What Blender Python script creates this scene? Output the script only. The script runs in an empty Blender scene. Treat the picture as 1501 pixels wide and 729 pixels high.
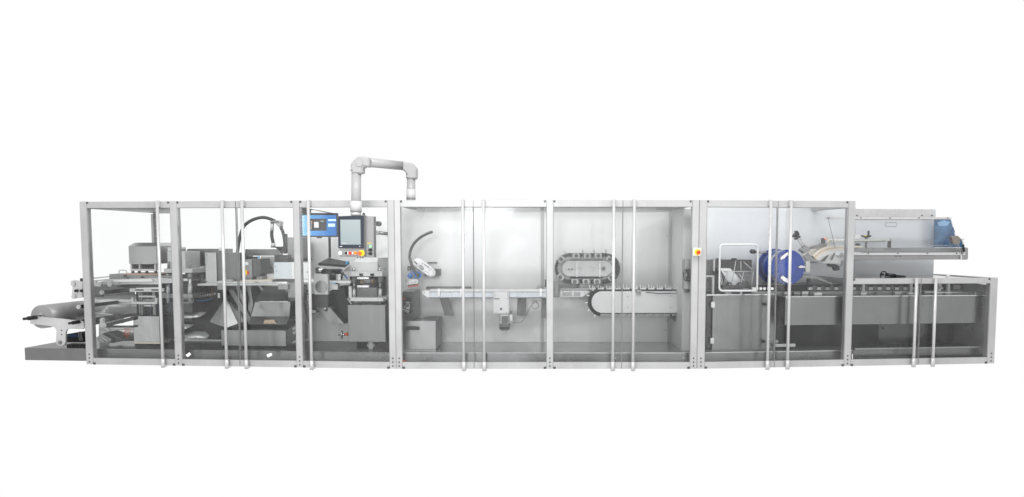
import bpy, bmesh, math, random
from mathutils import Vector, Matrix
random.seed(7)
scene = bpy.context.scene
COL = scene.collection

# ------------------------------------------------------------------ camera
F, PXC, HOR, TILT = 1157.0, 785.0, 356.0, math.radians(4.4)
PYC = HOR + F * math.tan(TILT)
CAM = Vector((0.0, -9.4, 1.5))
cd = bpy.data.cameras.new('camera')
cam = bpy.data.objects.new('camera', cd); COL.objects.link(cam)
cam.location = CAM
cam.rotation_euler = (math.pi / 2 - TILT, 0, 0)
cd.sensor_width = 36.0
cd.lens = 36.0 * F / 1501.0
cd.shift_x = (750.5 - PXC) / 1501.0
cd.shift_y = (PYC - 364.5) / 1501.0
cd.clip_end = 200
scene.camera = cam

# ------------------------------------------------------------------ light
w = bpy.data.worlds.new('World'); scene.world = w
w.use_nodes = True
bg = w.node_tree.nodes['Background']
bg.inputs[0].default_value = (1, 1, 1, 1)
bg.inputs[1].default_value = 1.0

def lamp(name, kind, loc, aim, energy, size, color=(1, 1, 1)):
    l = bpy.data.lights.new(name, kind)
    l.energy = energy; l.color = color
    if kind == 'AREA':
        l.shape = 'DISK'; l.size = size
    else:
        l.shadow_soft_size = size
    o = bpy.data.objects.new(name, l); COL.objects.link(o)
    o.location = loc
    o.rotation_euler = (Vector(aim) - Vector(loc)).to_track_quat('-Z', 'Y').to_euler()
    return o, l
_, sp = lamp('studio_spot', 'SPOT', (-1.2, -10.2, 2.6), (-0.45, 0.3, 1.45), 680, 0.7, (0.97, 0.985, 1.0))
sp.spot_size = math.radians(38); sp.spot_blend = 1.0
# row of ceiling lamps above and in front of the line, the middle one strongest
for cx_, pw_, ln_ in ((-4.4, 85, 2.2), (-0.7, 170, 2.6), (3.6, 110, 2.4)):
    co_, cl_ = lamp('ceiling_lamp', 'AREA', (cx_, -3.4, 4.9), (cx_ * .95, 0.1, 0.9), pw_, 1)
    cl_.shape = 'RECTANGLE'; cl_.size = ln_; cl_.size_y = 0.7
# unseen upright lamps added behind the camera to put soft vertical streaks on the steel
for sx_, pw_, wd_ in ((-8.7, 60, .5), (-6.6, 30, .25), (-5.1, 60, .45), (-3.4, 30, .2), (-2.3, 45, .35), (2.5, 35, .25), (3.7, 60, .3), (5.2, 30, .3), (7.0, 50, .5), (9.4, 40, .3)):
    so_, sl_ = lamp('added_streak_lamp', 'AREA', (sx_, -11.0, 1.9), (sx_ * .5, 0, 1.1), pw_ * .45, 1)
    sl_.shape = 'RECTANGLE'; sl_.size = wd_; sl_.size_y = 3.4
scene.view_settings.view_transform = 'Standard'
scene.view_settings.look = 'None'
scene.view_settings.exposure = 0.0
scene.view_settings.gamma = 1.0
scene.cycles.use_denoising = True
scene.cycles.max_bounces = 8
scene.cycles.transparent_max_bounces = 24
scene.cycles.caustics_reflective = False
scene.cycles.caustics_refractive = False

# ------------------------------------------------------------------ materials
def lin(v):
    v /= 255.0
    return v / 12.92 if v <= 0.04045 else ((v + 0.055) / 1.055) ** 2.4

def col(c):
    if isinstance(c, (int, float)): c = (c, c, c)
    return (lin(c[0]), lin(c[1]), lin(c[2]), 1)

def base_mat(name):
    m = bpy.data.materials.new(name); m.use_nodes = True
    nt = m.node_tree
    return m, nt, nt.nodes['Principled BSDF']

def nd(nt, t, **kw):
    n = nt.nodes.new(t)
    for k, v in kw.items():
        if k in n.inputs.keys(): n.inputs[k].default_value = v
        else: setattr(n, k, v)
    return n

def metal(name, c, rough=0.3, metallic=0.85, grain=(2, 2, 60), vary=0.12, wave=0.0, spec=0.5, blotch=0.10, edge=0.55, aniso=0.0, rot=0.25):
    """brushed or anodised metal: fine directional grain, cloudy smudges, slight sheet waviness"""
    m, nt, b = base_mat(name)
    tc = nd(nt, 'ShaderNodeTexCoord')
    mp = nd(nt, 'ShaderNodeMapping'); mp.inputs['Scale'].default_value = grain
    nt.links.new(tc.outputs['Object'], mp.inputs['Vector'])
    n1 = nd(nt, 'ShaderNodeTexNoise', Scale=6.0, Detail=5.0, Roughness=0.65)
    nt.links.new(mp.outputs[0], n1.inputs['Vector'])
    n2 = nd(nt, 'ShaderNodeTexNoise', Scale=2.3, Detail=4.0, Roughness=0.6, Distortion=0.8)
    nt.links.new(tc.outputs['Object'], n2.inputs['Vector'])
    base = col(c)
    def mix(fac_node, lo, hi):
        r = nd(nt, 'ShaderNodeMapRange'); r.inputs['From Min'].default_value = 0.3; r.inputs['From Max'].default_value = 0.7
        r.inputs['To Min'].default_value = lo; r.inputs['To Max'].default_value = hi
        nt.links.new(fac_node.outputs['Fac'], r.inputs['Value']); return r
    r1 = mix(n1, 1 - vary, 1 + vary); r2 = mix(n2, 1 - blotch, 1 + blotch)
    mul = nd(nt, 'ShaderNodeMath', operation='MULTIPLY')
    nt.links.new(r1.outputs[0], mul.inputs[0]); nt.links.new(r2.outputs[0], mul.inputs[1])
    vm = nd(nt, 'ShaderNodeVectorMath', operation='SCALE'); vm.inputs[0].default_value = base[:3]
    nt.links.new(mul.outputs[0], vm.inputs['Scale'])
    nt.links.new(vm.outputs[0], b.inputs['Base Color'])
    rr = mix(n2, max(0.04, rough * 0.75), rough * 1.3)
    nt.links.new(rr.outputs[0], b.inputs['Roughness'])
    b.inputs['Metallic'].default_value = metallic
    b.inputs['Specular IOR Level'].default_value = spec
    b.inputs['Specular Tint'].default_value = (edge, edge, edge, 1)
    if aniso:
        tg = nd(nt, 'ShaderNodeTangent', direction_type='RADIAL', axis='Z')
        nt.links.new(tg.outputs[0], b.inputs['Tangent'])
        b.inputs['Anisotropic'].default_value = aniso; b.inputs['Anisotropic Rotation'].default_value = rot
    if wave:
        n3 = nd(nt, 'ShaderNodeTexNoise', Scale=3.0, Detail=1.5)
        nt.links.new(tc.outputs['Object'], n3.inputs['Vector'])
        b2 = nd(nt, 'ShaderNodeBump', Strength=1.0, Distance=wave)
        nt.links.new(n3.outputs['Fac'], b2.inputs['Height'])
        nt.links.new(b2.outputs[0], b.inputs['Normal'])
    return m

def plain(name, c, rough=0.5, metallic=0.0, vary=0.06, spec=0.4, emit=None):
    m, nt, b = base_mat(name)
    tc = nd(nt, 'ShaderNodeTexCoord')
    n = nd(nt, 'ShaderNodeTexNoise', Scale=9.0, Detail=6.0, Roughness=0.65)
    nt.links.new(tc.outputs['Object'], n.inputs['Vector'])
    r = nd(nt, 'ShaderNodeMapRange'); r.inputs['From Min'].default_value = 0.3; r.inputs['From Max'].default_value = 0.7
    r.inputs['To Min'].default_value = 1 - vary; r.inputs['To Max'].default_value = 1 + vary
    nt.links.new(n.outputs['Fac'], r.inputs['Value'])
    vm = nd(nt, 'ShaderNodeVectorMath', operation='SCALE'); vm.inputs[0].default_value = col(c)[:3]
    nt.links.new(r.outputs[0], vm.inputs['Scale'])
    nt.links.new(vm.outputs[0], b.inputs['Base Color'])
    b.inputs['Roughness'].default_value = rough
    b.inputs['Metallic'].default_value = metallic
    b.inputs['Specular IOR Level'].default_value = spec
    if emit:
        b.inputs['Emission Color'].default_value = col(c); b.inputs['Emission Strength'].default_value = emit
    return m

def glassy(name, tint=(0.985, 0.99, 0.99), ior=1.3, rough=0.04, haze=0.0):
    """clear acrylic sheet: fresnel mix of clear transmission and a soft reflection, an added pale veil that lifts the darks behind"""
    m = bpy.data.materials.new(name); m.use_nodes = True
    nt = m.node_tree; nt.nodes.clear()
    out = nd(nt, 'ShaderNodeOutputMaterial')
    tr = nd(nt, 'ShaderNodeBsdfTransparent'); tr.inputs[0].default_value = (*tint, 1)
    gl = nd(nt, 'ShaderNodeBsdfGlossy'); gl.inputs['Roughness'].default_value = rough
    gl.inputs[0].default_value = (1, 1, 1, 1)
    fr = nd(nt, 'ShaderNodeFresnel', IOR=ior)
    mx = nd(nt, 'ShaderNodeMixShader')
    nt.links.new(fr.outputs[0], mx.inputs[0]); nt.links.new(tr.outputs[0], mx.inputs[1]); nt.links.new(gl.outputs[0], mx.inputs[2])
    last = mx
    if haze:  # uneven diffuse veil imitating haze seen through the pane
        tc = nd(nt, 'ShaderNodeTexCoord')
        n = nd(nt, 'ShaderNodeTexNoise', Scale=1.7, Detail=5.0, Distortion=1.2)
        nt.links.new(tc.outputs['Object'], n.inputs['Vector'])
        r = nd(nt, 'ShaderNodeMapRange'); r.inputs['From Min'].default_value = 0.3; r.inputs['From Max'].default_value = 0.75
        r.inputs['To Min'].default_value = haze * .35; r.inputs['To Max'].default_value = haze
        nt.links.new(n.outputs['Fac'], r.inputs['Value'])
        df = nd(nt, 'ShaderNodeBsdfDiffuse'); df.inputs[0].default_value = (0.95, 0.95, 0.95, 1)
        m2 = nd(nt, 'ShaderNodeMixShader')
        nt.links.new(r.outputs[0], m2.inputs[0]); nt.links.new(mx.outputs[0], m2.inputs[1]); nt.links.new(df.outputs[0], m2.inputs[2])
        last = m2
    nt.links.new(last.outputs[0], out.inputs[0])
    return m

ALU    = metal('anodised_aluminium', 174, 0.36, 0.3, (50, 50, 0.5), 0.07, blotch=0.09)
ALUH   = metal('handle_aluminium', 196, 0.3, 0.3, (2, 2, 1), 0.01, blotch=0.02)
ALUM   = metal('gripper_aluminium', 186, 0.3, 0.7, (3, 3, 3), 0.05)
PLATE  = metal('bead_blasted_plate', 196, 0.45, 0.3, (3, 3, 3), 0.04)
PLATEM = metal('grey_machined_plate', 146, 0.4, 0.5, (3, 3, 20), 0.06)
STEEL  = metal('brushed_steel', 148, 0.34, 0.95, (1, 1, 30), 0.05, blotch=0.14, aniso=.85)
STEELV = metal('brushed_steel_vertical', 134, 0.34, 0.95, (9, 9, 0.25), 0.07, blotch=0.10, aniso=.9)
STEELD = metal('dark_steel', 74, 0.3, 0.85, (2, 2, 40), 0.14, blotch=0.2)
STEELB = metal('bright_steel', 205, 0.16, 0.95, (2, 2, 30), 0.08)
FLOORL = metal('left_plinth_top_steel', 132, 0.16, 0.8, (50, 2, 2), 0.08, blotch=0.12, edge=0.35)
FLOORM = metal('plinth_top_steel', 196, 0.2, 0.75, (50, 2, 2), 0.08, blotch=0.12, edge=0.6)
PLINF  = metal('plinth_front_steel', 124, 0.3, 0.9, (1, 1, 40), 0.06, blotch=0.12, aniso=.8)
WALL   = metal('satin_steel_wall', 192, 0.36, 0.25, (2, 2, 2), 0.02, blotch=0.03)
WALLC  = metal('grey_satin_wall', (206, 209, 212), 0.36, 0.3, (2, 2, 2), 0.02, blotch=0.03)
WHITE  = plain('white_painted_metal', 236, 0.4)
WALLA  = metal('left_satin_wall', 236, 0.38, 0.1, (2, 2, 2), 0.02, blotch=0.03)
PIPE   = plain('light_grey_pipe_paint', 156, 0.35, vary=0.02)
OFFW   = plain('off_white_plastic', 222, 0.45)
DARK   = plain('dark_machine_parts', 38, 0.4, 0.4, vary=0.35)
DARKC  = plain('cavity_shade_black', 22, 0.35, 0.3, vary=0.3)  # near-black that stands for shade in cavities and recesses
MIDD   = metal('grey_castings', 98, 0.4, 0.6, (4, 4, 4), 0.2, blotch=0.25)
BLACK  = plain('black_rubber', 34, 0.5, vary=0.2)
BLKG   = plain('black_glossy_bezel', 28, 0.15)
FILM   = metal('clear_film_on_roll', 160, 0.38, 0.3, (1, 14, 1), 0.06, blotch=0.05)
FILMW  = metal('loose_shiny_film', 222, 0.18, 0.4, (3, 3, 12), 0.08, wave=0.004, blotch=0.1)
CREAM  = plain('cream_web', (226, 216, 202), 0.5)
ORANGE = plain('orange_ink', (235, 92, 40), 0.6)
RED    = plain('red_plastic', (220, 52, 30), 0.35)
YELLOW = plain('yellow_plastic', (240, 205, 40), 0.4)
ORNG   = plain('orange_plastic', (240, 130, 30), 0.4)
GREEN  = plain('green_button', (150, 205, 170), 0.4)
BLUE   = plain('blue_reel_plastic', (0, 54, 142), 0.2, vary=0.12)
BLUET  = plain('blue_hose', (50, 125, 205), 0.35)
HOSEB  = plain('dark_blue_air_hose', (42, 68, 104), 0.4)
POLISH = metal('polished_box_steel', 176, 0.16, 0.95, (9, 9, 0.25), 0.05, wave=0.003, blotch=0.2)
BEDM   = metal('machine_bed_grey', 92, 0.3, 0.7, (3, 3, 8), 0.1, blotch=0.25)
CYAN   = plain('light_blue_plastic', (70, 160, 205), 0.4)
CUP    = plain('orange_red_silicone', (225, 88, 60), 0.5)
LED    = plain('orange_led', (255, 120, 60), 0.4, emit=1.0)
SEAL   = plain('dark_grey_seal', 118, 0.5)
BOLT   = metal('bolt_heads', 92, 0.35, 0.8, (3, 3, 3), 0.1)
GLASS  = glassy('clear_door_acrylic', (0.985, 0.99, 0.99), 1.2, 0.07, 0.032)
ACRYL  = glassy('clear_hood_acrylic', (0.975, 0.98, 0.985), 1.25, 0.08, 0.06)
COLLAR = plain('clear_collar', 186, 0.2)

def gradient_screen(name, stops, axis=0, lo=-1, hi=1, emit=0.55, rough=0.15):
    m, nt, b = base_mat(name)
    tc = nd(nt, 'ShaderNodeTexCoord'); sx = nd(nt, 'ShaderNodeSeparateXYZ')
    nt.links.new(tc.outputs['Generated'], sx.inputs[0])
    n = nd(nt, 'ShaderNodeTexNoise', Scale=3.0, Detail=3.0)
    nt.links.new(tc.outputs['Generated'], n.inputs['Vector'])
    ad = nd(nt, 'ShaderNodeMath', operation='MULTIPLY_ADD'); ad.inputs[1].default_value = 0.35; 
    nt.links.new(n.outputs['Fac'], ad.inputs[0]); nt.links.new(sx.outputs[axis], ad.inputs[2])
    sb = nd(nt, 'ShaderNodeMath', operation='SUBTRACT'); sb.inputs[1].default_value = 0.17
    nt.links.new(ad.outputs[0], sb.inputs[0])
    r = nd(nt, 'ShaderNodeValToRGB')
    el = r.color_ramp.elements
    el[0].position = stops[0][0]; el[0].color = col(stops[0][1])
    el[1].position = stops[-1][0]; el[1].color = col(stops[-1][1])
    for p, c in stops[1:-1]:
        e = el.new(p); e.color = col(c)
    nt.links.new(sb.outputs[0], r.inputs[0])
    b.inputs['Base Color'].default_value = (0.02, 0.02, 0.02, 1)
    nt.links.new(r.outputs[0], b.inputs['Emission Color'])
    b.inputs['Emission Strength'].default_value = emit
    b.inputs['Roughness'].default_value = rough
    return m
SCRB = gradient_screen('blue_desktop_screen', [(0, (150, 215, 240)), (0.35, (60, 150, 220)), (0.75, (45, 130, 205)), (1, (35, 110, 190))], 0, emit=1.05)
SCRG = gradient_screen('pale_touch_screen', [(0, (176, 194, 198)), (0.5, (192, 207, 210)), (1, (200, 214, 216))], 2, emit=0.85)

# ------------------------------------------------------------------ module frames
class Mod:
    def __init__(s, ox, oy, yaw):
        s.o = Vector((ox, oy, 0)); s.a = yaw
        s.R = Matrix.Rotation(yaw, 3, 'Z'); s.Ri = s.R.transposed()
def ray(px, py):
    xr = (px - PXC) / F; yr = -(py - PYC) / F
    c, s_ = math.cos(TILT), math.sin(TILT)
    return Vector((xr, c + yr * s_, -s_ + yr * c))
def hit0(px):
    d = ray(px, 420); t = -CAM.y / d.y
    return CAM.x + d.x * t
MB = Mod(0, 0, 0)
MA = Mod(hit0(579), 0, math.radians(-5.1))
MC = Mod(hit0(1023.5), 0, math.radians(6.3))
M = MB
def use(m):
    global M; M = m
def q(px, py, d):
    """pixel -> (u, z) on the plane at depth d of the current machine module"""
    c = M.Ri @ (CAM - M.o); r = M.Ri @ ray(px, py)
    t = (d - c.y) / r.y
    return c.x + r.x * t, c.z + r.z * t
def P(px, py, d):
    u, z = q(px, py, d); return Vector((u, d, z))
def S(px, d):
    return (q(px + 1, 420, d)[0] - q(px, 420, d)[0])

# ------------------------------------------------------------------ geometry collector
class G:
    def __init__(s): s.v = []; s.f = []; s.sm = []
    def add(s, vs, fs, smooth=False):
        b = len(s.v); s.v += [Vector(v) for v in vs]
        for f in fs: s.f.append([b + i for i in f]); s.sm.append(smooth)
        return s
    def B(s, u0, u1, v0, v1, z0, z1):
        vs = [(u, v, z) for u in (u0, u1) for v in (v0, v1) for z in (z0, z1)]
        return s.add(vs, [(0, 1, 3, 2), (4, 6, 7, 5), (0, 4, 5, 1), (2, 3, 7, 6), (0, 2, 6, 4), (1, 5, 7, 3)])
    def bx(s, x0, y0, x1, y1, d0, d1):
        xm, ym = (x0 + x1) / 2, (y0 + y1) / 2
        return s.B(q(x0, ym, d0)[0], q(x1, ym, d0)[0], d0, d1, q(xm, y1, d0)[1], q(xm, y0, d0)[1])
    def uz(s, pts, d0, d1):
        n = len(pts)
        vs = [(u, d0, z) for u, z in pts] + [(u, d1, z) for u, z in pts]
        return s.add(vs, [list(range(n)), list(range(2 * n - 1, n - 1, -1))] + [(i, (i + 1) % n, n + (i + 1) % n, n + i) for i in range(n)])
    def pr(s, pts, d0, d1):
        return s.uz([q(x, y, d0) for x, y in pts], d0, d1)
    def plan(s, pts, z0, z1):
        n = len(pts)
        vs = [(u, v, z0) for u, v in pts] + [(u, v, z1) for u, v in pts]
        return s.add(vs, [list(range(n)), list(range(2 * n - 1, n - 1, -1))] + [(i, (i + 1) % n, n + (i + 1) % n, n + i) for i in range(n)])
    def cyl(s, p0, p1, r, n=20, r2=None):
        p0, p1 = Vector(p0), Vector(p1); r2 = r if r2 is None else r2
        w_ = (p1 - p0).normalized()
        a = w_.orthogonal().normalized(); b = w_.cross(a)
        vs = []
        for p, rr in ((p0, r), (p1, r2)):
            for i in range(n):
                t = 2 * math.pi * i / n
                vs.append(p + a * (rr * math.cos(t)) + b * (rr * math.sin(t)))
        s.add(vs, [(i, (i + 1) % n, n + (i + 1) % n, n + i) for i in range(n)], True)
        b0 = len(s.v) - 2 * n
        s.f.append([b0 + i for i in range(n)]); s.sm.append(False)
        s.f.append([b0 + n + i for i in range(n - 1, -1, -1)]); s.sm.append(False)
        return s
    def cy(s, px, py, rp, d0, d1, n=24, r2=None):
        u, z = q(px, py, d0); r = rp * S(px, d0)
        return s.cyl((u, d0, z), (u, d1, z), r, n, None if r2 is None else r2 * S(px, d0))
    def rod(s, x0, y0, d0, x1, y1, d1, rp, n=12):
        return s.cyl(P(x0, y0, d0), P(x1, y1, d1), rp * S(x0, d0), n)
    def tube(s, pts, r, n=10, ribs=0.0):
        pts = [Vector(p) for p in pts]; vs = []; N = len(pts)
        prev = None
        for i, p in enumerate(pts):
            t = (pts[min(i + 1, N - 1)] - pts[max(i - 1, 0)]).normalized()
            a = t.orthogonal().normalized() if prev is None else (prev - t * prev.dot(t)).normalized()
            prev = a; b = t.cross(a)
            rr = r * (1 + (ribs if i % 2 else 0))
            for k in range(n):
                th = 2 * math.pi * k / n
                vs.append(p + a * (rr * math.cos(th)) + b * (rr * math.sin(th)))
        fs = [(i * n + k, i * n + (k + 1) % n, (i + 1) * n + (k + 1) % n, (i + 1) * n + k) for i in range(N - 1) for k in range(n)]
        s.add(vs, fs, True)
        b0 = len(s.v) - N * n
        s.f.append([b0 + k for k in range(n)]); s.sm.append(False)
        s.f.append([b0 + (N - 1) * n + k for k in range(n - 1, -1, -1)]); s.sm.append(False)
        return s
    def px_tube(s, pts, rp, d, n=10, seg=8, ribs=0.0, closed=False):
        """smooth tube through pixel points; a point may carry its own depth"""
        w_ = [P(p[0], p[1], p[2] if len(p) > 2 else d) for p in pts]
        return s.tube(smooth(w_, seg), rp * S(pts[0][0], d), n, ribs)
    def ring(s, c, r, t, axis, n=32, m=8):
        c = Vector(c); ax = Vector(axis).normalized(); a = ax.orthogonal().normalized(); b = ax.cross(a)
        vs = []
        for i in range(n):
            th = 2 * math.pi * i / n; rad = a * math.cos(th) + b * math.sin(th)
            for k in range(m):
                ph = 2 * math.pi * k / m
                vs.append(c + rad * (r + t * math.cos(ph)) + ax * (t * math.sin(ph)))
        return s.add(vs, [(i * m + k, i * m + (k + 1) % m, ((i + 1) % n) * m + (k + 1) % m, ((i + 1) % n) * m + k) for i in range(n) for k in range(m)], True)
    def ball(s, c, r, n=12, m=8):
        c = Vector(c); vs = [c + Vector((0, 0, r))]
        for j in range(1, m):
            for i in range(n):
                a, b = 2 * math.pi * i / n, math.pi * j / m
                vs.append(c + Vector((r * math.sin(b) * math.cos(a), r * math.sin(b) * math.sin(a), r * math.cos(b))))
        vs.append(c - Vector((0, 0, r)))
        fs = [(0, 1 + i, 1 + (i + 1) % n) for i in range(n)]
        for j in range(m - 2):
            fs += [(1 + j * n + i, 1 + (j + 1) * n + i, 1 + (j + 1) * n + (i + 1) % n, 1 + j * n + (i + 1) % n) for i in range(n)]
        l = len(vs) - 1
        fs += [(l, 1 + (m - 2) * n + (i + 1) % n, 1 + (m - 2) * n + i) for i in range(n)]
        return s.add(vs, fs, True)

def smooth(pts, seg):
    out = []
    n = len(pts)
    for i in range(n - 1):
        p0, p1, p2, p3 = pts[max(i - 1, 0)], pts[i], pts[i + 1], pts[min(i + 2, n - 1)]
        for k in range(seg):
            t = k / seg
            out.append(0.5 * ((2 * p1) + (p2 - p0) * t + (2 * p0 - 5 * p1 + 4 * p2 - p3) * t * t + (3 * p1 - p0 - 3 * p2 + p3) * t ** 3))
    out.append(pts[-1].copy())
    return out
def stadium(cx0, cx1, cy, r, n=14):
    """stadium outline in pixels"""
    p = []
    for i in range(n + 1):
        t = -math.pi / 2 + math.pi * i / n
        p.append((cx1 + r * math.cos(t), cy + r * math.sin(t)))
    for i in range(n + 1):
        t = math.pi / 2 + math.pi * i / n
        p.append((cx0 + r * math.cos(t), cy + r * math.sin(t)))
    return p
def rrect(x0, y0, x1, y1, r, n=5):
    p = []
    for cx, cy, a in ((x1 - r, y0 + r, -90), (x1 - r, y1 - r, 0), (x0 + r, y1 - r, 90), (x0 + r, y0 + r, 180)):
        for i in range(n + 1):
            t = math.radians(a + 90 * i / n)
            p.append((cx + r * math.cos(t), cy + r * math.sin(t)))
    return p

ORG = {}
def mesh_of(name, g, mat, org, bevel):
    me = bpy.data.meshes.new(name)
    me.from_pydata([v - org for v in g.v], [], g.f)
    me.polygons.foreach_set('use_smooth', g.sm)
    bm = bmesh.new(); bm.from_mesh(me)
    bmesh.ops.recalc_face_normals(bm, faces=bm.faces)
    if bevel:
        es = [e for e in bm.edges if len(e.link_faces) == 2 and e.calc_face_angle(0) > 0.6]
        if es: bmesh.ops.bevel(bm, geom=es, offset=bevel, segments=1, affect='EDGES', clamp_overlap=True)
    bm.to_mesh(me); bm.free()
    me.materials.append(mat)
    return me
def thing(name, label, cat, at, group=None):
    """Empty at the thing's base; at = pixel and depth of that point"""
    o = bpy.data.objects.new(name, None); COL.objects.link(o)
    o.empty_display_size = 0.1
    org = P(*at)
    o.location = M.o + M.R @ org; o.rotation_euler = (0, 0, M.a)
    ORG[o] = org
    o['label'] = label; o['category'] = cat
    if group: o['group'] = group
    return o
def part(name, g, mat, parent, label=None, bevel=0.0):
    org = ORG[parent]
    o = bpy.data.objects.new(name, mesh_of(name, g, mat, org, bevel)); COL.objects.link(o)
    o.parent = parent; ORG[o] = org
    if label: o['label'] = label
    return o
def solo(name, g, mat, label, cat, at, group=None, bevel=0.0):
    org = P(*at)
    o = bpy.data.objects.new(name, mesh_of(name, g, mat, org, bevel)); COL.objects.link(o)
    o.location = M.o + M.R @ org; o.rotation_euler = (0, 0, M.a); ORG[o] = org
    o['label'] = label; o['category'] = cat
    if group: o['group'] = group
    return o
def rep(o, offs):
    """copies of a part, offset from it, sharing its mesh"""
    r = []
    for d in offs:
        c = o.copy(); COL.objects.link(c); c.parent = o.parent; c.location = o.location + Vector(d); ORG[c] = ORG[o]
        r.append(c)
    return r
def off(x0, y0, x1, y1, d):
    return P(x1, y1, d) - P(x0, y0, d)

# ================================================================== ENCLOSURE
use(MB)
ZT = q(700, 293.4, 0)[1]; ZTI = q(700, 303.4, 0)[1]
ZB = q(700, 541.0, 0)[1]; ZBI = q(700, 531.2, 0)[1]
PD = 0.09     # post depth

def post(T, x0, x1, ztop=None, mid=418, bolts=True, seam=None, boltxs=None):
    """one upright of extruded aluminium with three bolts near its foot"""
    zt = ZT if ztop is None else ztop
    u0, u1 = q(x0, mid, 0)[0], q(x1, mid, 0)[0]
    g = G().B(u0, u1, 0, PD, ZB + 0.002, zt)
    p = part('post', g, ALU, T, bevel=0.003)
    if bolts:
        uc = (u0 + u1) / 2
        b = part('bolt', G().cyl((uc, -0.004, ZB + 0.035), (uc, 0.006, ZB + 0.035), 0.0095, 10), BOLT, p)
        rep(b, [(0, 0, 0.047), (0, 0, 0.094)])
    return p, u0, u1

def leaf(T, u0, u1, hx, zt=None, zi=None, stop=None, zb=None, label=None, seal_side=0):
    """one door leaf: upper and lower rail, acrylic pane, full-height round pull handle"""
    zt = ZT if zt is None else zt; zi = ZTI if zi is None else zi
    st = .004
    g = G(); xo, xi = (u0 + .0012, u1 - .0012), (u0 + .0012 + st, u1 - .0012 - st)
    zo, zn = (ZB + .001, zt - .002), (ZBI, zi)
    vs = []
    for v in (.004, .045):
        for (xx, zz) in ((xo, zo), (xi, zn)):
            vs += [(xx[0], v, zz[0]), (xx[1], v, zz[0]), (xx[1], v, zz[1]), (xx[0], v, zz[1])]
    fs = []
    for k in range(4):
        n_ = (k + 1) % 4
        fs += [(k, n_, 4 + n_, 4 + k), (8 + k, 12 + k, 12 + n_, 8 + n_), (k, 8 + k, 8 + n_, n_), (4 + k, 4 + n_, 12 + n_, 12 + k)]
    g.add(vs, fs)
    d = part('door', g, ALU, T, label=label, bevel=0.002)
    part('pane', G().B(xi[0] + .0005, xi[1] - .0005, .018, .023, ZBI + .0005, zi - .0005), GLASS, d)
    # grey gasket lines along the rails
    part('gasket', G().B(xi[0] + .001, xi[1] - .001, .006, .017, zi - .005, zi - .0005), SEAL, d)
    part('gasket', G().B(xi[0] + .001, xi[1] - .001, .006, .017, ZBI + .0005, ZBI + .004), SEAL, d)
    if seal_side > 0:
        part('gasket', G().B(u1 - .0035, u1 - .0002, .0005, .0035, ZB + .003, zt - .004), SEAL, d)
    # corner caps away from the seam
    for cu in ([u0 + .003] if seal_side > 0 else [u1 - .033] if seal_side < 0 else [u0 + .003, u1 - .033]):
        part('corner_cap', G().B(cu, cu + .03, -.001, .01, ZB - .001, ZB + .027), BOLT, d, bevel=.002)
        part('corner_cap', G().B(cu, cu + .022, -.001, .01, zt - .028, zt - .004), BOLT, d, bevel=.002)
    if hx is not None:
        hu = q(hx, 418, -.03)[0]
        h = part('handle', G().cyl((hu, -.032, ZB - .012), (hu, -.032, zt + .004), .0185, 20), ALUH, d)
        e = G().cyl((hu, -.032, ZB - .02), (hu, -.032, ZBI + .012), .0235, 20)
        e.B(hu - .012, hu + .034, -.03, .004, ZB - .012, ZB + .012)
        part('handle_end', e, ALUH, h, bevel=0)
        part('handle_end', G().B(hu - .02, hu + .02, -.03, .004, zi + .012, zt + .006), ALUH, h, bevel=.002)
    return d
def U(px, d=0, py=418): return q(px, py, d)[0]

# -- left module: three bays
use(MA)
EA = thing('guard_enclosure', 'left aluminium guard frame of three bays with clear doors around the film unwinding machinery', 'machine guard', (345, 541, 0), 'aluminium guard frames of the machine line')
_, a0, a1 = post(EA, 121.5, 131.2)
_, b0, b1 = post(EA, 252.9, 262.5)
_, c0, c1 = post(EA, 432.2, 441.2)
d0_ = U(569.6)
_, d0, d1 = post(EA, 569.6, 578.9)
# bay 1, single leaf; bays 2 and 3
leaf(EA, a1, b0, 234.8)
s2 = U(348.3)
leaf(EA, b1, s2, 329, seal_side=1)
leaf(EA, s2, c0, 358, seal_side=-1)
leaf(EA, c1, d0, 454.4)
# inner face rail under the left top beam, running back, and the roof plate of bay 1
part('side_beam', G().B(a0, a1, PD, 1.62, ZT - .08, ZT - .001), ALU, EA, bevel=.002)
ub_ = q(252, 314, 1.6)[0]
part('roof_plate', G().plan([(a1 + .002, .05), (b1, .05), (ub_, 1.6), (a1 + .002, 1.6)], ZTI - .008, ZTI - .002), PLATEM, EA)
rp = part('rear_post', G().bx(222.3, 314, 225.5, 396, 1.55, 1.6), ALU, EA, bevel=.002)
for y in range(322, 392, 12): part('rung', G().bx(225.6, y, 230.5, y + 1.6, 1.56, 1.58), ALU, EA)
part('cable_tray', G().bx(225.6, 312, 230.6, 396, 1.585, 1.6), PIPE, EA)

# -- middle module: two bays
use(MB)
EB = thing('guard_enclosure', 'middle aluminium guard frame of two bays with clear doors around the transfer conveyors', 'machine guard', (800, 541, 0), 'aluminium guard frames of the machine line')
_, e0, e1 = post(EB, 579.3, 588)
_, f0, f1 = post(EB, 801.3, 810.8)
_, g0, g1 = post(EB, 1013.4, 1023.2)
s4 = U(694.3); leaf(EB, e1, s4, 679, seal_side=1); leaf(EB, s4, f0, 709.2, seal_side=-1)
s5 = U(912.3); leaf(EB, f1, s5, 899, seal_side=1); leaf(EB, s5, g0, 928.8, seal_side=-1)

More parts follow.
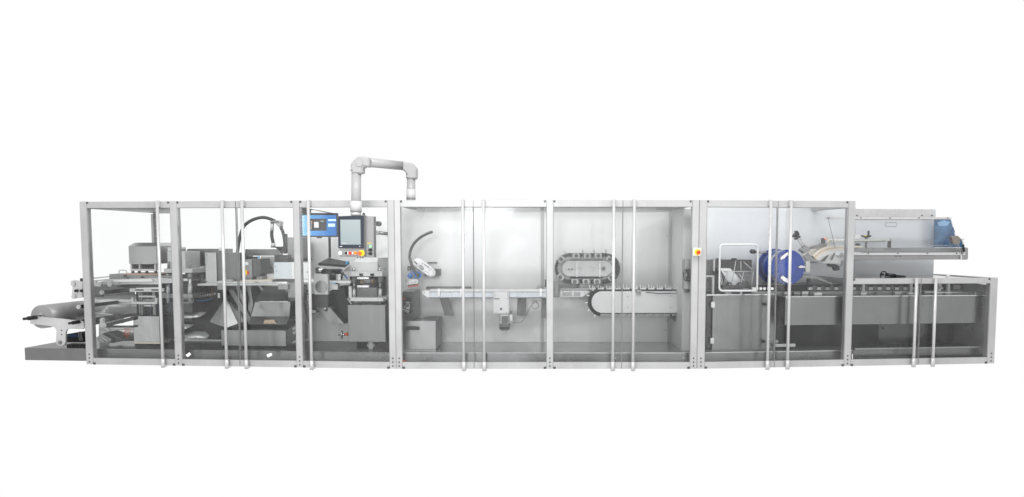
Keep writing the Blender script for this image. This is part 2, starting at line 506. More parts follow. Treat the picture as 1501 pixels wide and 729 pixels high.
# -- right module: a tall bay and a low bay
use(MC)
EC = thing('guard_enclosure', 'tall aluminium guard frame with clear doors in front of the blue reel', 'machine guard', (1140, 541, 0), 'aluminium guard frames of the machine line')
_, h0, h1 = post(EC, 1023.8, 1034.6)
_, i0, i1 = post(EC, 1241.0, 1250.4)
s6 = U(1138.2); leaf(EC, h1, s6, 1127.4, seal_side=1); leaf(EC, s6, i0, 1157, seal_side=-1)
part('side_beam', G().B(i0, i1, PD, .98, ZT - .08, ZT - .001), ALU, EC, bevel=.002)
use(MC)
zl, zli = q(1350, 407.8, 0)[1], q(1350, 416, 0)[1]
EL = thing('guard_enclosure', 'low aluminium guard frame with clear doors at the right end of the line', 'machine guard', (1350, 541, 0), 'aluminium guard frames of the machine line')
_, j0, j1 = post(EL, 1450.2, 1460.3, ztop=zl, mid=471)
hm = 471
s7 = q(1348.6, hm, 0)[0]
def low_leaf(u0, u1, hx, side):
    d = leaf(EL, u0, u1, None, zt=zl, zi=zli, seal_side=side)
    hu = q(hx, hm, -.03)[0]
    h = part('handle', G().cyl((hu, -.032, ZB - .012), (hu, -.032, zl + .004), .0185, 20), ALUH, d)
    e = G().cyl((hu, -.032, ZB - .02), (hu, -.032, ZBI + .012), .0235, 20).B(hu - .012, hu + .034, -.03, .004, ZB - .012, ZB + .012)
    part('handle_end', e, ALUH, h)
low_leaf(i1 + .001, s7, 1341.2, 1); low_leaf(s7, j0, 1369.5, -1)
part('side_beam', G().B(j0, j1, PD, 1.5, zl - .07, zl - .001), ALU, EL, bevel=.002)
part('rear_beam', G().B(q(1340, 404, 0)[0] , j1, 1.5, 1.57, zl - .07, zl - .001), ALU, EL, bevel=.002)
part('top_sheet', G().B(i1 + .01, j0, .05, 1.495, zl - .016, zl - .010), ACRYL, EL)
part('rear_post', G().B(j0, j1, 1.5, 1.57, ZB + .002, zl - .071), ALU, EL, bevel=.002)

# ================================================================== PLINTHS
mt = math.tan(math.radians(5.1))
def plinth(label, at, umin, umax, vmax, endcut=0.0, startcut=0.0, zf=None, topm=None):
    T = thing('base_plinth', label, 'plinth', at, 'steel plinths under the line')
    zp = q(700, 516.9, .15)[1] if zf is None else zf
    v0 = .15
    g = G().plan([(umin + startcut * v0, v0), (umax - endcut * v0, v0), (umax - endcut * vmax, vmax), (umin + startcut * vmax, vmax)], zp - .012, zp)
    part('plinth_top', g, topm or FLOORM, T, bevel=.001)
    g = G().B(umin + startcut * v0, umax - endcut * v0, v0, v0 + .02, ZB + .02, zp - .0125)
    part('plinth_front', g, PLINF, T)
    g = G().B(umin + startcut * (v0 + .02) + .001, umin + startcut * (v0 + .02) + .02, v0 + .021, vmax, ZB + .02, zp - .0125)
    g.B(umin + startcut * vmax + .022, umax - endcut * vmax, vmax - .02, vmax, ZB + .02, zp - .0125)
    part('plinth_side', g, PLINF, T)
    return T, zp
use(MB); ZP = q(700, 516.9, .15)[1]
use(MA)
plinth('long steel plinth reaching out past the left end under the film roll', (300, 534, .15), q(36.8, 525, .15)[0], -.004, 1.3, endcut=mt, zf=ZP, topm=FLOORL)
use(MB)
TB, _ = plinth('steel plinth under the pick robot and the chain conveyor', (800, 534, .15), U(579), U(1023), 1.17, zf=ZP)
for x in (902, 1001.5):
    part('bolt', G().cy(x, 525.5, 1.1, .143, .15, 10), STEELB, TB)
use(MC)
plinth('steel plinth under the hinged cabinet and the blue reel', (1150, 534, .15), 0.004, U(1249, .15, 525), 1.17, startcut=mt, zf=ZP)

# ================================================================== WALLS
def wall_panels(T, xs, y0, y1, d, mat, th=.012, gap=.003):
    for a, b in zip(xs[:-1], xs[1:]):
        ua, ub = q(a, 400, d)[0], q(b, 400, d)[0]
        zt, zb = q((a + b) / 2, y0, d)[1], ZP + .001 if y1 is None else q((a + b) / 2, y1, d)[1]
        p = part('wall_panel', G().B(ua + gap / 2, ub - gap / 2, d, d + th, zb, zt), mat, T, bevel=.0015)
use(MA)
WA = thing('rear_wall', 'light steel rear wall behind the touch screen bay', 'wall', (510, 497, 1.15), 'light steel rear walls')
wall_panels(WA, [437, 497, 574], 303.5, None, 1.15, WALLA)
use(MB)
WB = thing('rear_wall', 'pale steel rear wall behind the robot and the racetrack carousel', 'wall', (800, 497, 1.15), 'light steel rear walls')
wall_panels(WB, [576, 694.5, 793.5], 304, None, 1.15, WALL)
wall_panels(WB, [796.5, 912, 982.5], 304, None, 1.15, WALL)
part('wall_rib', G().bx(793.0, 304, 797.0, 504, 1.13, 1.17), PIPE, WB, bevel=.002)
ue = q(982.8, 430, 1.15)[0]
ztw = q(980, 304, 1.15)[1]
part('end_strip', G().B(ue + .013, q(1014, 420, 0)[0] + .085, .30, .318, ZP + .001, ZT - .09), WALL, WB, bevel=.0015)
part('end_panel', G().B(ue, ue + .012, .30, 1.147, ZP + .001, ztw), WALL, WB, bevel=.0015)
part('corner_strip', G().B(ue - .035, ue - .002, 1.128, 1.148, ZP + .002, ztw), PIPE, WB, bevel=.002)
for (x, y) in ((981, 346), (981, 470), (978, 484)):
    part('bolt', G().cy(x - 3, y, .7, 1.118, 1.13, 8), BOLT, WB)
part('roof_rail', G().B(U(588), ue, 1.05, 1.148, ztw + .001, ztw + .03), WALL, WB, bevel=.002)
# triangular gussets under the ceiling
for x0, x1 in ((589, 610), ):
    part('gusset', G().plan([(U(x0), .06), (U(x1), .06), (U(x0 + 10), .8), (U(x0), .8)], ZTI + .0, ZTI + .004), PLATE, WB)
part('gusset', G().plan([(U(965), .1), (U(1010), .1), (ue, 1.0), (U(975), .8)], ZTI + .0, ZTI + .004), PLATE, WB)
use(MC)
WC = thing('rear_wall', 'grey blue rear wall running out to the clear hood at the right end', 'wall', (1200, 497, 1.0), 'light steel rear walls')
wall_panels(WC, [1012, 1138], 304, None, 1.0, WALLC)
wall_panels(WC, [1138, 1252], 304, 440, 1.0, WALLC)
wall_panels(WC, [1252, 1368.5], 306.6, 440, 1.0, WALLC)
# folded lip along the top of the wall above the hood
part('top_lip', G().bx(1252, 306.8, 1368.6, 318.4, .94, .998), PLATE, WC, bevel=.002)
for x in (1256.5, 1352, 1366.5):
    part('bolt', G().cy(x, 316, .8, .93, .94, 8), BOLT, WC)
g = G()
for a, b in zip(rrect(1298, 326.5, 1314, 332, 1), rrect(1298, 326.5, 1314, 332, 1)[1:] + rrect(1298, 326.5, 1314, 332, 1)[:1]):
    g.rod(a[0], a[1], .998, b[0], b[1], .998, .35, 6)
part('cut_out_trim', g, PIPE, WC)

# ================================================================== FILM UNWINDER (left end)
use(MA)
K = 4.8625
def c1(x, y): return (x / K + 30, y / K + 390)
T = thing('film_unwinder', 'light metal arm and foot plate carrying the film roll at the far left', 'unwinder stand', (88, 507, .3))
pl = part('side_plate', G().pr([c1(*p) for p in [(67, 356), (120, 360), (300, 378), (448, 397), (455, 440), (440, 452), (350, 448), (332, 452), (322, 470), (320, 548), (312, 563), (298, 571), (272, 571), (258, 560), (251, 542), (256, 470), (252, 450), (238, 436), (180, 425), (68, 413)]], .24, .27), PLATE, T, bevel=.002)
part('pivot_bolt', G().cy(87.5, 502.2, 2.6, .232, .24, 20).cy(87.5, 502.2, 1.4, .226, .232, 6), STEEL, T)
for y in (484.6, 490.4):
    part('screw', G().cy(90, y, .8, .234, .24, 8), BOLT, T)
u, z = q(61, 464.5, .27)
part('shaft_end', G().cyl((u - .05, .02, z - .005), (u - .05, .24, z - .005), .017, 16).cyl((u - .05, .10, z - .005), (u - .05, .235, z - .005), .026, 16), BLACK, T)
u2, z2 = q(116, 472, .24)
part('shaft_end', G().cyl((u2, .05, z2), (u2, .238, z2), .016, 16).cyl((u2, .12, z2), (u2, .236, z2), .024, 16), BLACK, T)
part('rear_plate', G().uz([(a + .0, b) for a, b in [q(x, y, .24) for x, y in [(61, 466), (120, 473), (120, 484), (96, 486), (96, 505), (82, 505), (82, 482), (61, 474)]]], 1.1, 1.13), PLATE, T)
T = thing('film_roll', 'large roll of clear grey film at the far left end', 'film roll', (61, 480, .3))
u, z = q(61.5, 464.5, .28); R_ = .150
g = G(); g.cyl((u, .275, z), (u, 1.08, z), R_, 48)
part('wound_film', g, FILM, T)
g = G()
for k in range(7): g.ring((u, .274, z), R_ * (.45 + .08 * k), .0016, (0, 1, 0), 40, 4)
part('winding_edge', g, PIPE, T)
part('core', G().cyl((u, .262, z), (u, .274, z), .042, 24).cyl((u, .25, z), (u, .262, z), .028, 20), STEELB, T)
# web leaving the roll up over the guide rollers
g = G()
pts = [q(118, 445, .3), q(135, 443, .3), q(165, 441, .3), q(196, 448, .3)]
# guide roller head plate left of the first post
T = thing('guide_roller_head', 'light metal bracket with two round bosses beside the first post above the film roll', 'roller bracket', (112, 437, .3))
part('bracket_plate', G().pr([(104, 412), (108, 411), (121, 413), (121, 436), (113, 437.5), (107, 438), (105, 434), (106.3, 420), (103.5, 418)], .24, .27), PLATE, T, bevel=.002)
for x, y in ((106.5, 416.5), (107.5, 435.2)):
    part('boss', G().cy(x, y, 3.2, .225, .24, 20).cy(x, y, 1.3, .22, .225, 12), ALUH, T)
for x in (110.3, 118.6):
    part('knob', G().cy(x, 426.6, 1.9, .20, .24, 14).rod(x, 425.6, .21, x + 3.2, 427.6, .20, .9), BLACK, T)
part('top_block', G().bx(117.3, 408.2, 121, 413, .26, .30), STEELD, T)
part('side_rail', G().bx(121, 412.6, 141, 418, .27, .30), PLATE, T, bevel=.002)
part('long_rail', G().bx(121, 432, 150, 435.4, .28, .31), STEELD, T, bevel=.002)
# separate rollers (each one a thing of the roller frame)
T = thing('web_guide_frame', 'frame of dark rollers and thin bars leading the film under the first heating unit', 'roller frame', (165, 503, .5))
def vroller(T, x, y, r, d0, d1, m, cap=True, lab=None):
    g = G().cy(x, y, r, d0, d1, 24)
    o = part('roller', g, m, T, label=lab)
    if cap: part('roller_cap', G().cy(x, y, r * 1.1, d0 - .03, d0 - .001, 20).cy(x, y, r * .4, d0 - .036, d0 - .03, 12), ALUH, T)
vroller(T, 144.5, 416.8, 3.2, .26, .9, ALUH)
vroller(T, 160.2, 416.8, 3.2, .26, .9, ALUH)
vroller(T, 148.8, 429.2, 2.7, .24, .95, STEELD)
vroller(T, 114.7, 450.2, 2.6, .24, 1.2, STEELD)
vroller(T, 123, 471.5, 3.2, .32, 1.25, STEELD, False)
part('frame_plate', G().pr([(121, 420), (150, 419.5), (190, 417), (196, 424), (196, 433), (148, 434), (121, 434)], .96, .99), MIDD, T)
part('lever_plate', G().pr([(146, 468), (149, 465.8), (152.5, 466.6), (153.6, 470), (153, 473), (155.5, 476), (155, 480), (147.6, 480), (145.4, 477.5), (146.4, 473)], .3, .33), PLATE, T, bevel=.0015)
part('lever_boss', G().cy(149.2, 470.2, 1.8, .285, .30, 16), ALUH, T)
part('lever_arm', G().pr([(155, 474.6), (196, 464), (196, 469.5), (163, 477.5), (196, 477.8), (196, 480.5), (155, 480.4)], .33, .36), STEELD, T)
part('lever_arm', G().pr([(136, 470), (166, 463), (200, 459), (204, 461), (180, 467), (136, 477)], .42, .46), STEELD, T)
for a in ((137, 408, 172, 404.5), (137, 412, 176, 408)):
    part('guide_bar', G().rod(a[0], a[1], .42, a[2], a[3], .50, .9), ALUH, T)
# the feed table between the first post and the heating unit
T = thing('feed_table', 'light metal infeed table carrying the web from the first post to the small hooded heater', 'infeed table', (180, 425, .4))
part('table_top', G().pr([(136, 416), (160, 409.5), (232, 407.5), (262, 409), (262, 415), (160, 417.8), (136, 419.5)], .42, 1.0), PLATE, T, bevel=.002)
part('side_rail', G().pr([(166, 410.3), (222, 409), (224, 413), (168, 413.6)], .395, .415), OFFW, T)
part('web', G().pr([(182, 401.2), (232, 401.8), (232, 403.0), (178, 402.4)], .45, .95), plain('pink_beige_web', (205, 170, 150), .5), T)
part('block', G().pr([(160, 402), (178, 401), (232, 404), (262, 404), (262, 409), (232, 407.4), (160, 409.2)], .46, .96), PLATEM, T, bevel=.002)
part('arched_handle', G().px_tube([(174.5, 401.5), (174.5, 397.5), (177, 396.3), (183, 396.3), (185.4, 397.8), (185.6, 401.5)], .7, .44, 8, 5), ALUH, T)
for x, y in ((182, 405), (207, 406.5), (186.4, 408)):
    part('set_screw', G().cy(x, y, 1.3, .43, .458, 10), BOLT, T)
part('slot_bar', G().pr([(190, 423.2), (240, 422.6), (240, 427.8), (190, 428.2)], .38, .41), PLATE, T, bevel=.001)
for x in (198, 222):
    part('slot', G().bx(x, 424.4, x + 12, 426.2, .374, .379), DARKC, T)
part('under_tray', G().pr([(166, 419.5), (232, 419), (240, 421.5), (190, 422.6)], .44, .9), STEELD, T)

# heater with slanted hood
T = thing('heating_unit', 'small steel box with a bright slanted top on the infeed table of the first bay', 'heating unit', (209, 401, .6))
part('hood', G().bx(188.6, 361, 229.6, 387, .50, 1.0), metal('satin_hood', 172, .35, .4, (2, 2, 30), .04), T, bevel=.003)
u0, z0 = q(188.6, 361, .5); u1, _ = q(229.6, 361, .5)
g = G(); zt = z0 + .045
g.add([(u0, .5, z0 + .001), (u1, .5, z0 + .001), (u1, 1.0, z0 + .001), (u0, 1.0, z0 + .001), (u0 + .02, .60, zt), (u1 - .02, .60, zt), (u1 - .02, .95, zt), (u0 + .02, .95, zt)],
      [(0, 1, 5, 4), (1, 2, 6, 5), (2, 3, 7, 6), (3, 0, 4, 7), (4, 5, 6, 7), (3, 2, 1, 0)])
part('slanted_top', g, STEELB, T)
fr = G().bx(191, 387.2, 193, 396, .52, .56).bx(203.4, 387.2, 205, 396, .52, .56).bx(226, 387.2, 228.6, 396, .52, .56).bx(191, 394.5, 229, 397.3, .50, .53)
part('open_frame', fr, PLATE, T, bevel=.001)
part('dark_interior', G().bx(192, 387.3, 228, 396.4, .70, .72), DARK, T)
g = G()
for x in (207, 211, 215, 219, 222): g.bx(x, 390 + (x % 3), x + 2.2, 394.2, .60, .66)
part('linkage', g, MIDD, T)
for x in (192.5, 202, 213, 226):
    part('foot', G().bx(x, 397.4, x + 2, 401, .54, .58), BOLT, T)

# lifting mechanism under the table
T = thing('lift_mechanism', 'open stack of steel brackets and columns under the infeed table', 'lifting unit', (212, 463, .5))
part('channel_bracket', G().pr([(192.4, 436), (195, 436), (195.6, 442.6), (227, 442.6), (227, 437), (230, 437), (230, 446), (193.6, 446)], .36, .40), PLATE, T, bevel=.001)
for x in (203.5, 206.8, 226, 224):
    part('column', G().bx(x, 428.3, x + 1.6, 462, .45, .47), PLATEM, T)
part('cross_bar', G().bx(203, 433.6, 228, 436, .44, .46).bx(206, 439, 226, 441.2, .5, .52).bx(206, 447, 228, 449.5, .48, .5), PLATE, T)
g = G()
for k in range(14):
    x = 207 + (k * 7.3) % 18; y = 430 + (k * 5.1) % 30
    g.bx(x, y, x + 3 + k % 3, y + 2.2 + k % 2, .5 + .01 * k, .54 + .01 * k)
part('fitting', g, MIDD, T)
part('backing_plate', G().bx(200, 428, 236, 463, .78, .80), DARK, T)
g = G()
for x in (221, 232.5): g.px_tube([(x, 440), (x + .8, 447), (x - .6, 455), (x + .4, 463)], .35, .47, 6, 5)
part('air_hose', g, HOSEB, T)

# web path: big translucent sheet folded behind, with the orange writing on it
T = thing('slanting_web', 'broad sheet of clear film hanging slantwise in the first bay, marked with orange scribble', 'film web', (165, 500, .9))
g = G()
def sheet(g, rows, th=.002, sm=True):
    """rows of (px,py,depth): a thin curved sheet"""
    R = [[P(*p) for p in r] for r in rows]; n = len(R[0])
    vs = [p for r in R for p in r] + [p + Vector((0, th, 0)) for r in R for p in r]
    N = len(R) * n; fs = []
    for i in range(len(R) - 1):
        for k in range(n - 1):
            a = i * n + k
            fs += [(a, a + 1, a + n + 1, a + n), (N + a, N + a + n, N + a + n + 1, N + a + 1)]
    for i in range(len(R) - 1):
        a = i * n; b = i * n + n - 1
        fs += [(a, a + n, N + a + n, N + a), (b, N + b, N + b + n, b + n)]
    for k in range(n - 1):
        a = k; b = (len(R) - 1) * n + k
        fs += [(a, N + a, N + a + 1, a + 1), (b, b + 1, N + b + 1, N + b)]
    return g.add(vs, fs, sm)
sheet(g, [[(136, 434, 1.0), (160, 433, 1.02), (200, 431, 1.05), (240, 430, 1.08)],
          [(136, 445, 1.02), (160, 447, 1.05), (200, 448, 1.08), (240, 450, 1.1)],
          [(136, 458, 1.05), (162, 461, 1.02), (200, 466, 1.12), (240, 470, 1.14)]])
part('upper_sheet', g, FILMW, T)
g = G()
sheet(g, [[(150, 481, .62), (168, 478, .66), (198, 477, .7), (222, 476, .7)],
          [(146, 488, .60), (168, 487, .70), (198, 488, .74), (222, 488, .74)],
          [(152, 499, .58), (170, 500, .66), (198, 499, .7), (222, 500, .7)]])
part('lower_sheet', g, FILMW, T)
sq = [(181, 483), (184, 481.5), (187, 483), (183.5, 485.5), (182, 487), (186, 485.8), (190, 486.5), (184, 489), (181.5, 491), (186, 490), (190, 491), (184.5, 493), (182, 495), (186, 494.4), (189, 496), (186.5, 498.5)]
g = G().px_tube(sq, .42, .585, 6, 5)
g.px_tube([(188, 481), (190.5, 484), (192, 482)], .42, .585, 6, 4)
part('orange_scribble', g, ORANGE, T)
T = thing('gear_motor', 'dark slanted gear motor lying on the plinth in the first bay', 'motor', (158, 505, .5))
g = G().pr([(141, 495), (149, 489.6), (164, 498), (160, 503.6), (146, 504)], .45, .60)
part('gear_housing', g, PLATEM, T, bevel=.006)
part('motor_body', G().pr([(150, 489), (160, 486), (180, 496), (196, 497.5), (196, 500), (176, 500.5), (164, 503.5)], .5, .68), STEELD, T, bevel=.006)
g = G().rod(150, 495, .44, 158, 500.5, .44, .7).rod(147, 498, .44, 153, 502, .44, .5)
part('cable_gland', g, OFFW, T)
T = thing('valve_block', 'dark valve block with small blue fittings under the film roll arm', 'valve block', (112, 502, .6))
part('block_body', G().pr([(97, 490), (115, 487), (122, 487), (122, 502), (97, 502)], .62, .75), DARK, T, bevel=.003)
g = G()
for k in range(6): g.bx(98.6 + 3 * k, 490.4, 100.6 + 3 * k, 494, .60, .62)
part('valve', g, plain('navy_valves', (40, 70, 105), .4), T)
g = G()
for k in range(3): g.px_tube([(116 + 2 * k, 486), (115.5 + 2 * k, 492), (117 + 2 * k, 500)], .5, .58, 6, 5)
part('hose', g, PLATEM, T)

T = thing('polished_steel_box', 'polished steel box on the plinth behind the first door handle', 'steel box', (214, 503, .4))
part('box_body', G().bx(195.6, 463.6, 234, 502, .38, .85), POLISH, T, bevel=.003)
part('painted_edge_highlight', G().bx(196.6, 502.1, 234, 504, .36, .6), CREAM, T)  # cream strip painting the warm highlight along the bottom edge
T = thing('rear_machine_bed', 'dark cast machine bed behind the doors of the first two bays', 'machine bed', (300, 497, .95))
part('bed_panel', G().bx(196, 436, 262, 497, 1.12, 1.2), BEDM, T)
part('bed_panel', G().bx(262, 418, 352, 498, 1.0, 1.2), BEDM, T)
part('bed_panel', G().bx(352, 418, 445, 498, 1.02, 1.2), MIDD, T)
part('bed_panel', G().bx(236, 444, 282, 471, .7, .74), STEELD, T, label='steel panel spanning the second post')

# ================================================================== FORMING STATION around the second post
T = thing('forming_station', 'press with light top box and round columns behind the second post', 'press', (258, 465, .5))
part('top_box', G().bx(245.4, 368.5, 271.5, 394, .52, .9), PLATE, T, bevel=.003)
part('bright_lid', G().bx(245.6, 362.5, 258, 368.4, .6, .85), STEELB, T, bevel=.003)
part('upper_plate', G().bx(240, 393.9, 282, 400.2, .46, .85), PLATE, T, bevel=.002)
for x in (246.5, 278.6):
    c = part('column', G().cyl(P(x, 400.3, .5), P(x, 444, .5), .021, 20), ALUH, T)
    part('collar', G().cyl(P(x, 401, .5), P(x, 408, .5), .032, 20).cyl(P(x, 384, .5), P(x, 393.8, .5), .012, 12), PLATEM, T)
    part('bushing', G().cyl(P(x, 418, .5), P(x, 432, .5), .027, 20), ALUH, T)
part('die_plate', G().bx(250, 408.5, 275, 412, .48, .8), STEELB, T)
part('die_block', G().bx(236, 413, 275, 430, .56, .8), DARK, T)
part('lower_plate', G().bx(236, 431, 282, 437, .48, .85), PLATEM, T, bevel=.002)
part('drive_box', G().bx(236, 437.2, 282, 458, .56, .85), STEELD, T, bevel=.002)
part('drive_window', G().bx(267, 438, 281, 444.4, .50, .555), PLATE, T)
part('drive_recess', G().bx(268, 438.8, 277, 443.6, .497, .4995), DARKC, T)
g = G()
for k in range(8): g.bx(237 + 1.1 * k, 404 + 3 * (k % 4), 238.2 + 1.1 * k, 412 + 3 * (k % 5), .47, .5)
part('hose_bundle', g, DARK, T)
g = G()
for x in (235.5, 249): g.px_tube([(x, 405), (x + .6, 420), (x - .4, 440), (x + .5, 462)], .4, .46, 6, 5)
part('air_hose', g, HOSEB, T)

T = thing('grey_hood', 'dark grey steel hood with one slanted corner behind the second post', 'hood', (300, 420, .95))
part('hood_shell', G().pr([(271, 371.5), (275, 365), (326, 365), (326, 418), (271, 418)], .95, 1.25), STEEL, T, bevel=.003)
part('hood_window', G().pr([(271.5, 404), (300, 400), (300, 415), (271.5, 415)], .93, .948), DARK, T)
part('motor_pipe', G().cyl(P(272, 396, .9), P(302, 393, .9), .035, 20), STEEL, T)
part('cap', G().bx(321, 363, 325.4, 367.4, .9, .94), OFFW, T)
part('valve_post', G().cyl(P(296, 405, .8), P(296, 415, .8), .014, 14).cyl(P(296, 403.4, .8), P(296, 406, .8), .022, 14).bx(294, 409, 302, 413.5, .8, .84), PLATEM, T)

T = thing('electrical_box', 'brushed steel box with a pale front plate above the forming table of the second bay', 'electrical box', (325, 416, .5))
part('pale_plate', G().bx(301.3, 370.6, 317.3, 416.5, .46, .475), PLATE, T, bevel=.001)
part('box_body', G().bx(302, 370.8, 352.5, 411, .478, .85), STEELV, T, bevel=.003)
for x, y in ((302.8, 374), (302.8, 413)):
    part('screw', G().cy(x, y, .7, .453, .46, 8), BOLT, T)

T = thing('forming_table', 'long thin light metal table with a cream web crossing the second bay', 'table', (360, 420, .5))
part('table_top', G().pr([(289, 416.8), (293, 415.8), (421, 415.6), (421, 418.6), (290.5, 419.2), (288.6, 418.4)], .40, .95), PLATE, T, bevel=.002)
part('web', G().bx(321, 410.2, 398, 413, .5, .8), CREAM, T)
part('bright_rail', G().bx(318, 413.1, 421, 415.2, .42, .46), STEELB, T)
part('clip', G().bx(320, 411.6, 328, 413, .40, .43).bx(331, 410.2, 341, 411.6, .4, .43).bx(310, 412, 318, 413, .5, .53), ALUH, T)
part('support_block', G().bx(318.4, 417.2, 331, 425, .385, .52), PLATEM, T, bevel=.002)
T = thing('valve_rail', 'dark rail of small valves with a blue hose under the forming table', 'valve rail', (305, 447, .6))
part('rail_body', G().pr([(282, 434), (320, 427), (322, 434), (300, 440), (282, 442)], .70, .78), DARK, T, bevel=.003)
g = G()
for k in range(9): g.bx(285 + 3.6 * k, 434 - .6 * k, 287.4 + 3.6 * k, 437.4 - .6 * k, .66, .70)
part('valve', g, PLATEM, T)
part('blue_hose', G().px_tube([(283, 439), (292, 441.2), (302, 440.4), (312, 438)], .4, .62, 6, 6), BLUET, T)
part('orange_hose', G().px_tube([(309.4, 418), (310.6, 426), (310, 437)], .5, .64, 6, 6), plain('faded_orange_hose', (150, 80, 50), .5), T)
part('connector', G().bx(319.2, 430, 322.2, 437, .60, .64), OFFW, T)
part('connector', G().bx(323, 429.6, 325, 436.6, .61, .64), BLACK, T)

T = thing('triangular_chute', 'folded light steel pyramid chute hanging in the second bay', 'chute', (332, 480, .5))
g = G(); a, l, r, b, m = P(331, 436, .62), P(307.5, 472, .60), P(359, 472, .66), P(332, 480.5, .42), P(349, 474.6, .5)
bk = [p + Vector((0, .28, 0)) for p in (a, l, r, b, m)]
g.add([a, l, b], [(0, 1, 2)]); g.add([a, b, m, r], [(0, 1, 2), (0, 2, 3)])
g.add([a, l, b, m, r] + [bk[0], bk[1], bk[3], bk[4], bk[2]], [(0, 5, 6, 1), (1, 6, 7, 2), (2, 7, 8, 3), (3, 8, 9, 4), (4, 9, 5, 0), (5, 9, 8, 7, 6)])
bmat = metal('chute_steel', 196, .3, .7, (2, 2, 30), .08)
part('chute_shell', g, bmat, T)
T = thing('diagonal_braces', 'crossing flat steel braces below the forming table', 'brace', (355, 470, .7))
for pts, dd in (([(334, 425), (341, 425), (372, 473), (365, 475)], .70), ([(345, 419), (350, 419), (360, 442), (356, 446)], .66), ([(362, 419), (367, 419), (371, 446), (366, 470), (362, 470), (364, 446)], .74), ([(378, 419), (382, 419), (391, 432), (387, 432)], .8)):
    part('brace', G().pr(pts, dd, dd + .03), STEEL, T)
part('dark_backing', G().pr([(329, 420), (432, 420), (432, 480), (360, 476), (332, 437)], .93, .95), STEELD, T)

T = thing('octagonal_hopper', 'polished faceted steel hopper below the forming table with a painted warm reflection', 'hopper', (395, 476, .5))
def loft(g, rings):
    n = len(rings[0]); vs = [p for r in rings for p in r]; fs = []
    for i in range(len(rings) - 1):
        for k in range(n):
            fs.append((i * n + k, i * n + (k + 1) % n, (i + 1) * n + (k + 1) % n, (i + 1) * n + k))
    fs.append(list(range(n))); fs.append(list(range((len(rings) - 1) * n + n - 1, (len(rings) - 1) * n - 1, -1)))
    return g.add(vs, fs)
def quad_ring(x0, x1, y, d0, d1):
    return [P(x0, y, d0), P(x1, y, d0), P(x1, y, d0) + Vector((0, d1 - d0, 0)), P(x0, y, d0) + Vector((0, d1 - d0, 0))]
HOP = metal('hopper_steel', 172, .2, .95, (1, 1, 40), .1, wave=.02, blotch=.2)
g = loft(G(), [quad_ring(389, 417, 420, .62, .9), quad_ring(382, 418.5, 429, .58, .9), quad_ring(374.5, 424.5, 442.4, .46, .9), quad_ring(374, 425.6, 443.2, .45, .9), quad_ring(368, 424, 464, .50, .9), quad_ring(365, 420.5, 475.8, .56, .9)])
part('hopper_shell', g, HOP, T)
part('rim', G().bx(379, 441.8, 422.6, 443, .440, .447), STEELB, T)
part('painted_warm_reflection', G().pr([(388, 469), (393, 465.8), (400, 465.6), (405, 474.6), (386, 474.6)], .525, .528), metal('warm_reflection_tint', (190, 172, 150), .3, .6, blotch=.2), T)  # warm reflection painted as a coloured patch on the steel

T = thing('low_steel_step', 'low steel step box on the plinth under the hopper', 'steel step', (372, 507, .35))
part('step_front', G().bx(324.6, 484.4, 419, 507.2, .40, .42), STEEL, T, bevel=.001)
ul, zl_ = q(324.6, 484.4, .4); ur, _ = q(419, 484.4, .4)
part('step_top', G().B(ul, ur, .4205, 1.0, zl_ - .006, zl_), STEEL, T)
part('step_side', G().pr([(419.3, 484.6), (433, 476), (433, 499), (419.3, 507)], .41, .42), STEELD, T)
for x, y in ((428.5, 481), (429, 487)):
    part('paper_slip', G().pr([(x, y), (x + 4.5, y - 2.6), (x + 5, y + 1.6), (x + .5, y + 3.6)], .405, .408), PLATEM, T)
T = thing('crumpled_film', 'crumpled loose strips of shiny film lying low in the second bay', 'loose film', (285, 497, .5))
rnd = random.Random(4)
for rows in ([[(263, 457.6, .74), (282, 457, .76), (303, 457.4, .8)], [(263, 462, .62), (282, 461.4, .64), (300, 460.6, .7)], [(263, 467, .56), (280, 466.4, .58), (292, 465, .62)]],
             [[(262, 475, .62), (272, 475.4, .62), (284, 476, .66)], [(262, 479, .56), (272, 478.6, .56), (281, 478.4, .6)], [(262, 484, .5), (268, 482.6, .5), (275, 481.6, .54)]],
             [[(266, 492, .62), (284, 485.6, .66), (300, 486, .7)], [(264, 495, .50), (284, 490, .54), (307, 491.4, .58)], [(268, 497.6, .42), (286, 496.4, .46), (303, 496.6, .5)]]):
    part('film_strip', sheet(G(), rows, .002), FILMW, T)
use(MA)
for pts, lab, gx in (([(272, 520.6), (277.6, 516.6), (280.4, 519.6), (275, 524)], 'small white paper sticker on the lower left pane of the second bay', 276), ([(390.6, 520), (397.6, 517.4), (399.2, 521), (392.6, 524.2)], 'small white paper sticker on the lower right pane of the second bay', 395)):
    solo('sticker', G().pr(pts, .0165, .0176), WHITE, lab, 'sticker', (gx, 520, .017))

# ================================================================== cable arch and housings, second bay
T = thing('cable_arch', 'thick black corrugated hose arching over the second bay with a clear clamp', 'cable hose', (395, 372, .8))
arch = [(348, 370), (350.7, 353), (354.3, 338.6), (359.6, 329.6), (370.4, 322.5), (384.6, 319), (397, 321.6), (407.8, 327.9), (414, 338.6), (416.8, 351), (417.7, 372)]
part('hose', G().px_tube(arch, 2.1, .8, 12, 16, ribs=.12), BLACK, T)
part('short_hose', G().px_tube([(398.6, 338), (398.4, 346), (400.6, 357)], 2.2, .78, 12, 12, ribs=.12), BLACK, T)
part('end_ferrule', G().cyl(P(400.4, 356.5, .78), P(400.8, 362, .78), .027, 16), ALUH, T)
part('upper_ferrule', G().cyl(P(398.8, 338.4, .78), P(399.4, 325, .78), .022, 16), ALUH, T)
part('clamp', G().pr([(396, 324.6), (407, 323), (410, 325), (409.6, 334), (406.4, 331), (403, 327.5), (396, 327.6)], .74, .86), PIPE, T, bevel=.002)
part('clamp_strap', G().rod(396.6, 326, .735, 408.6, 325.4, .735, .6), BLACK, T)
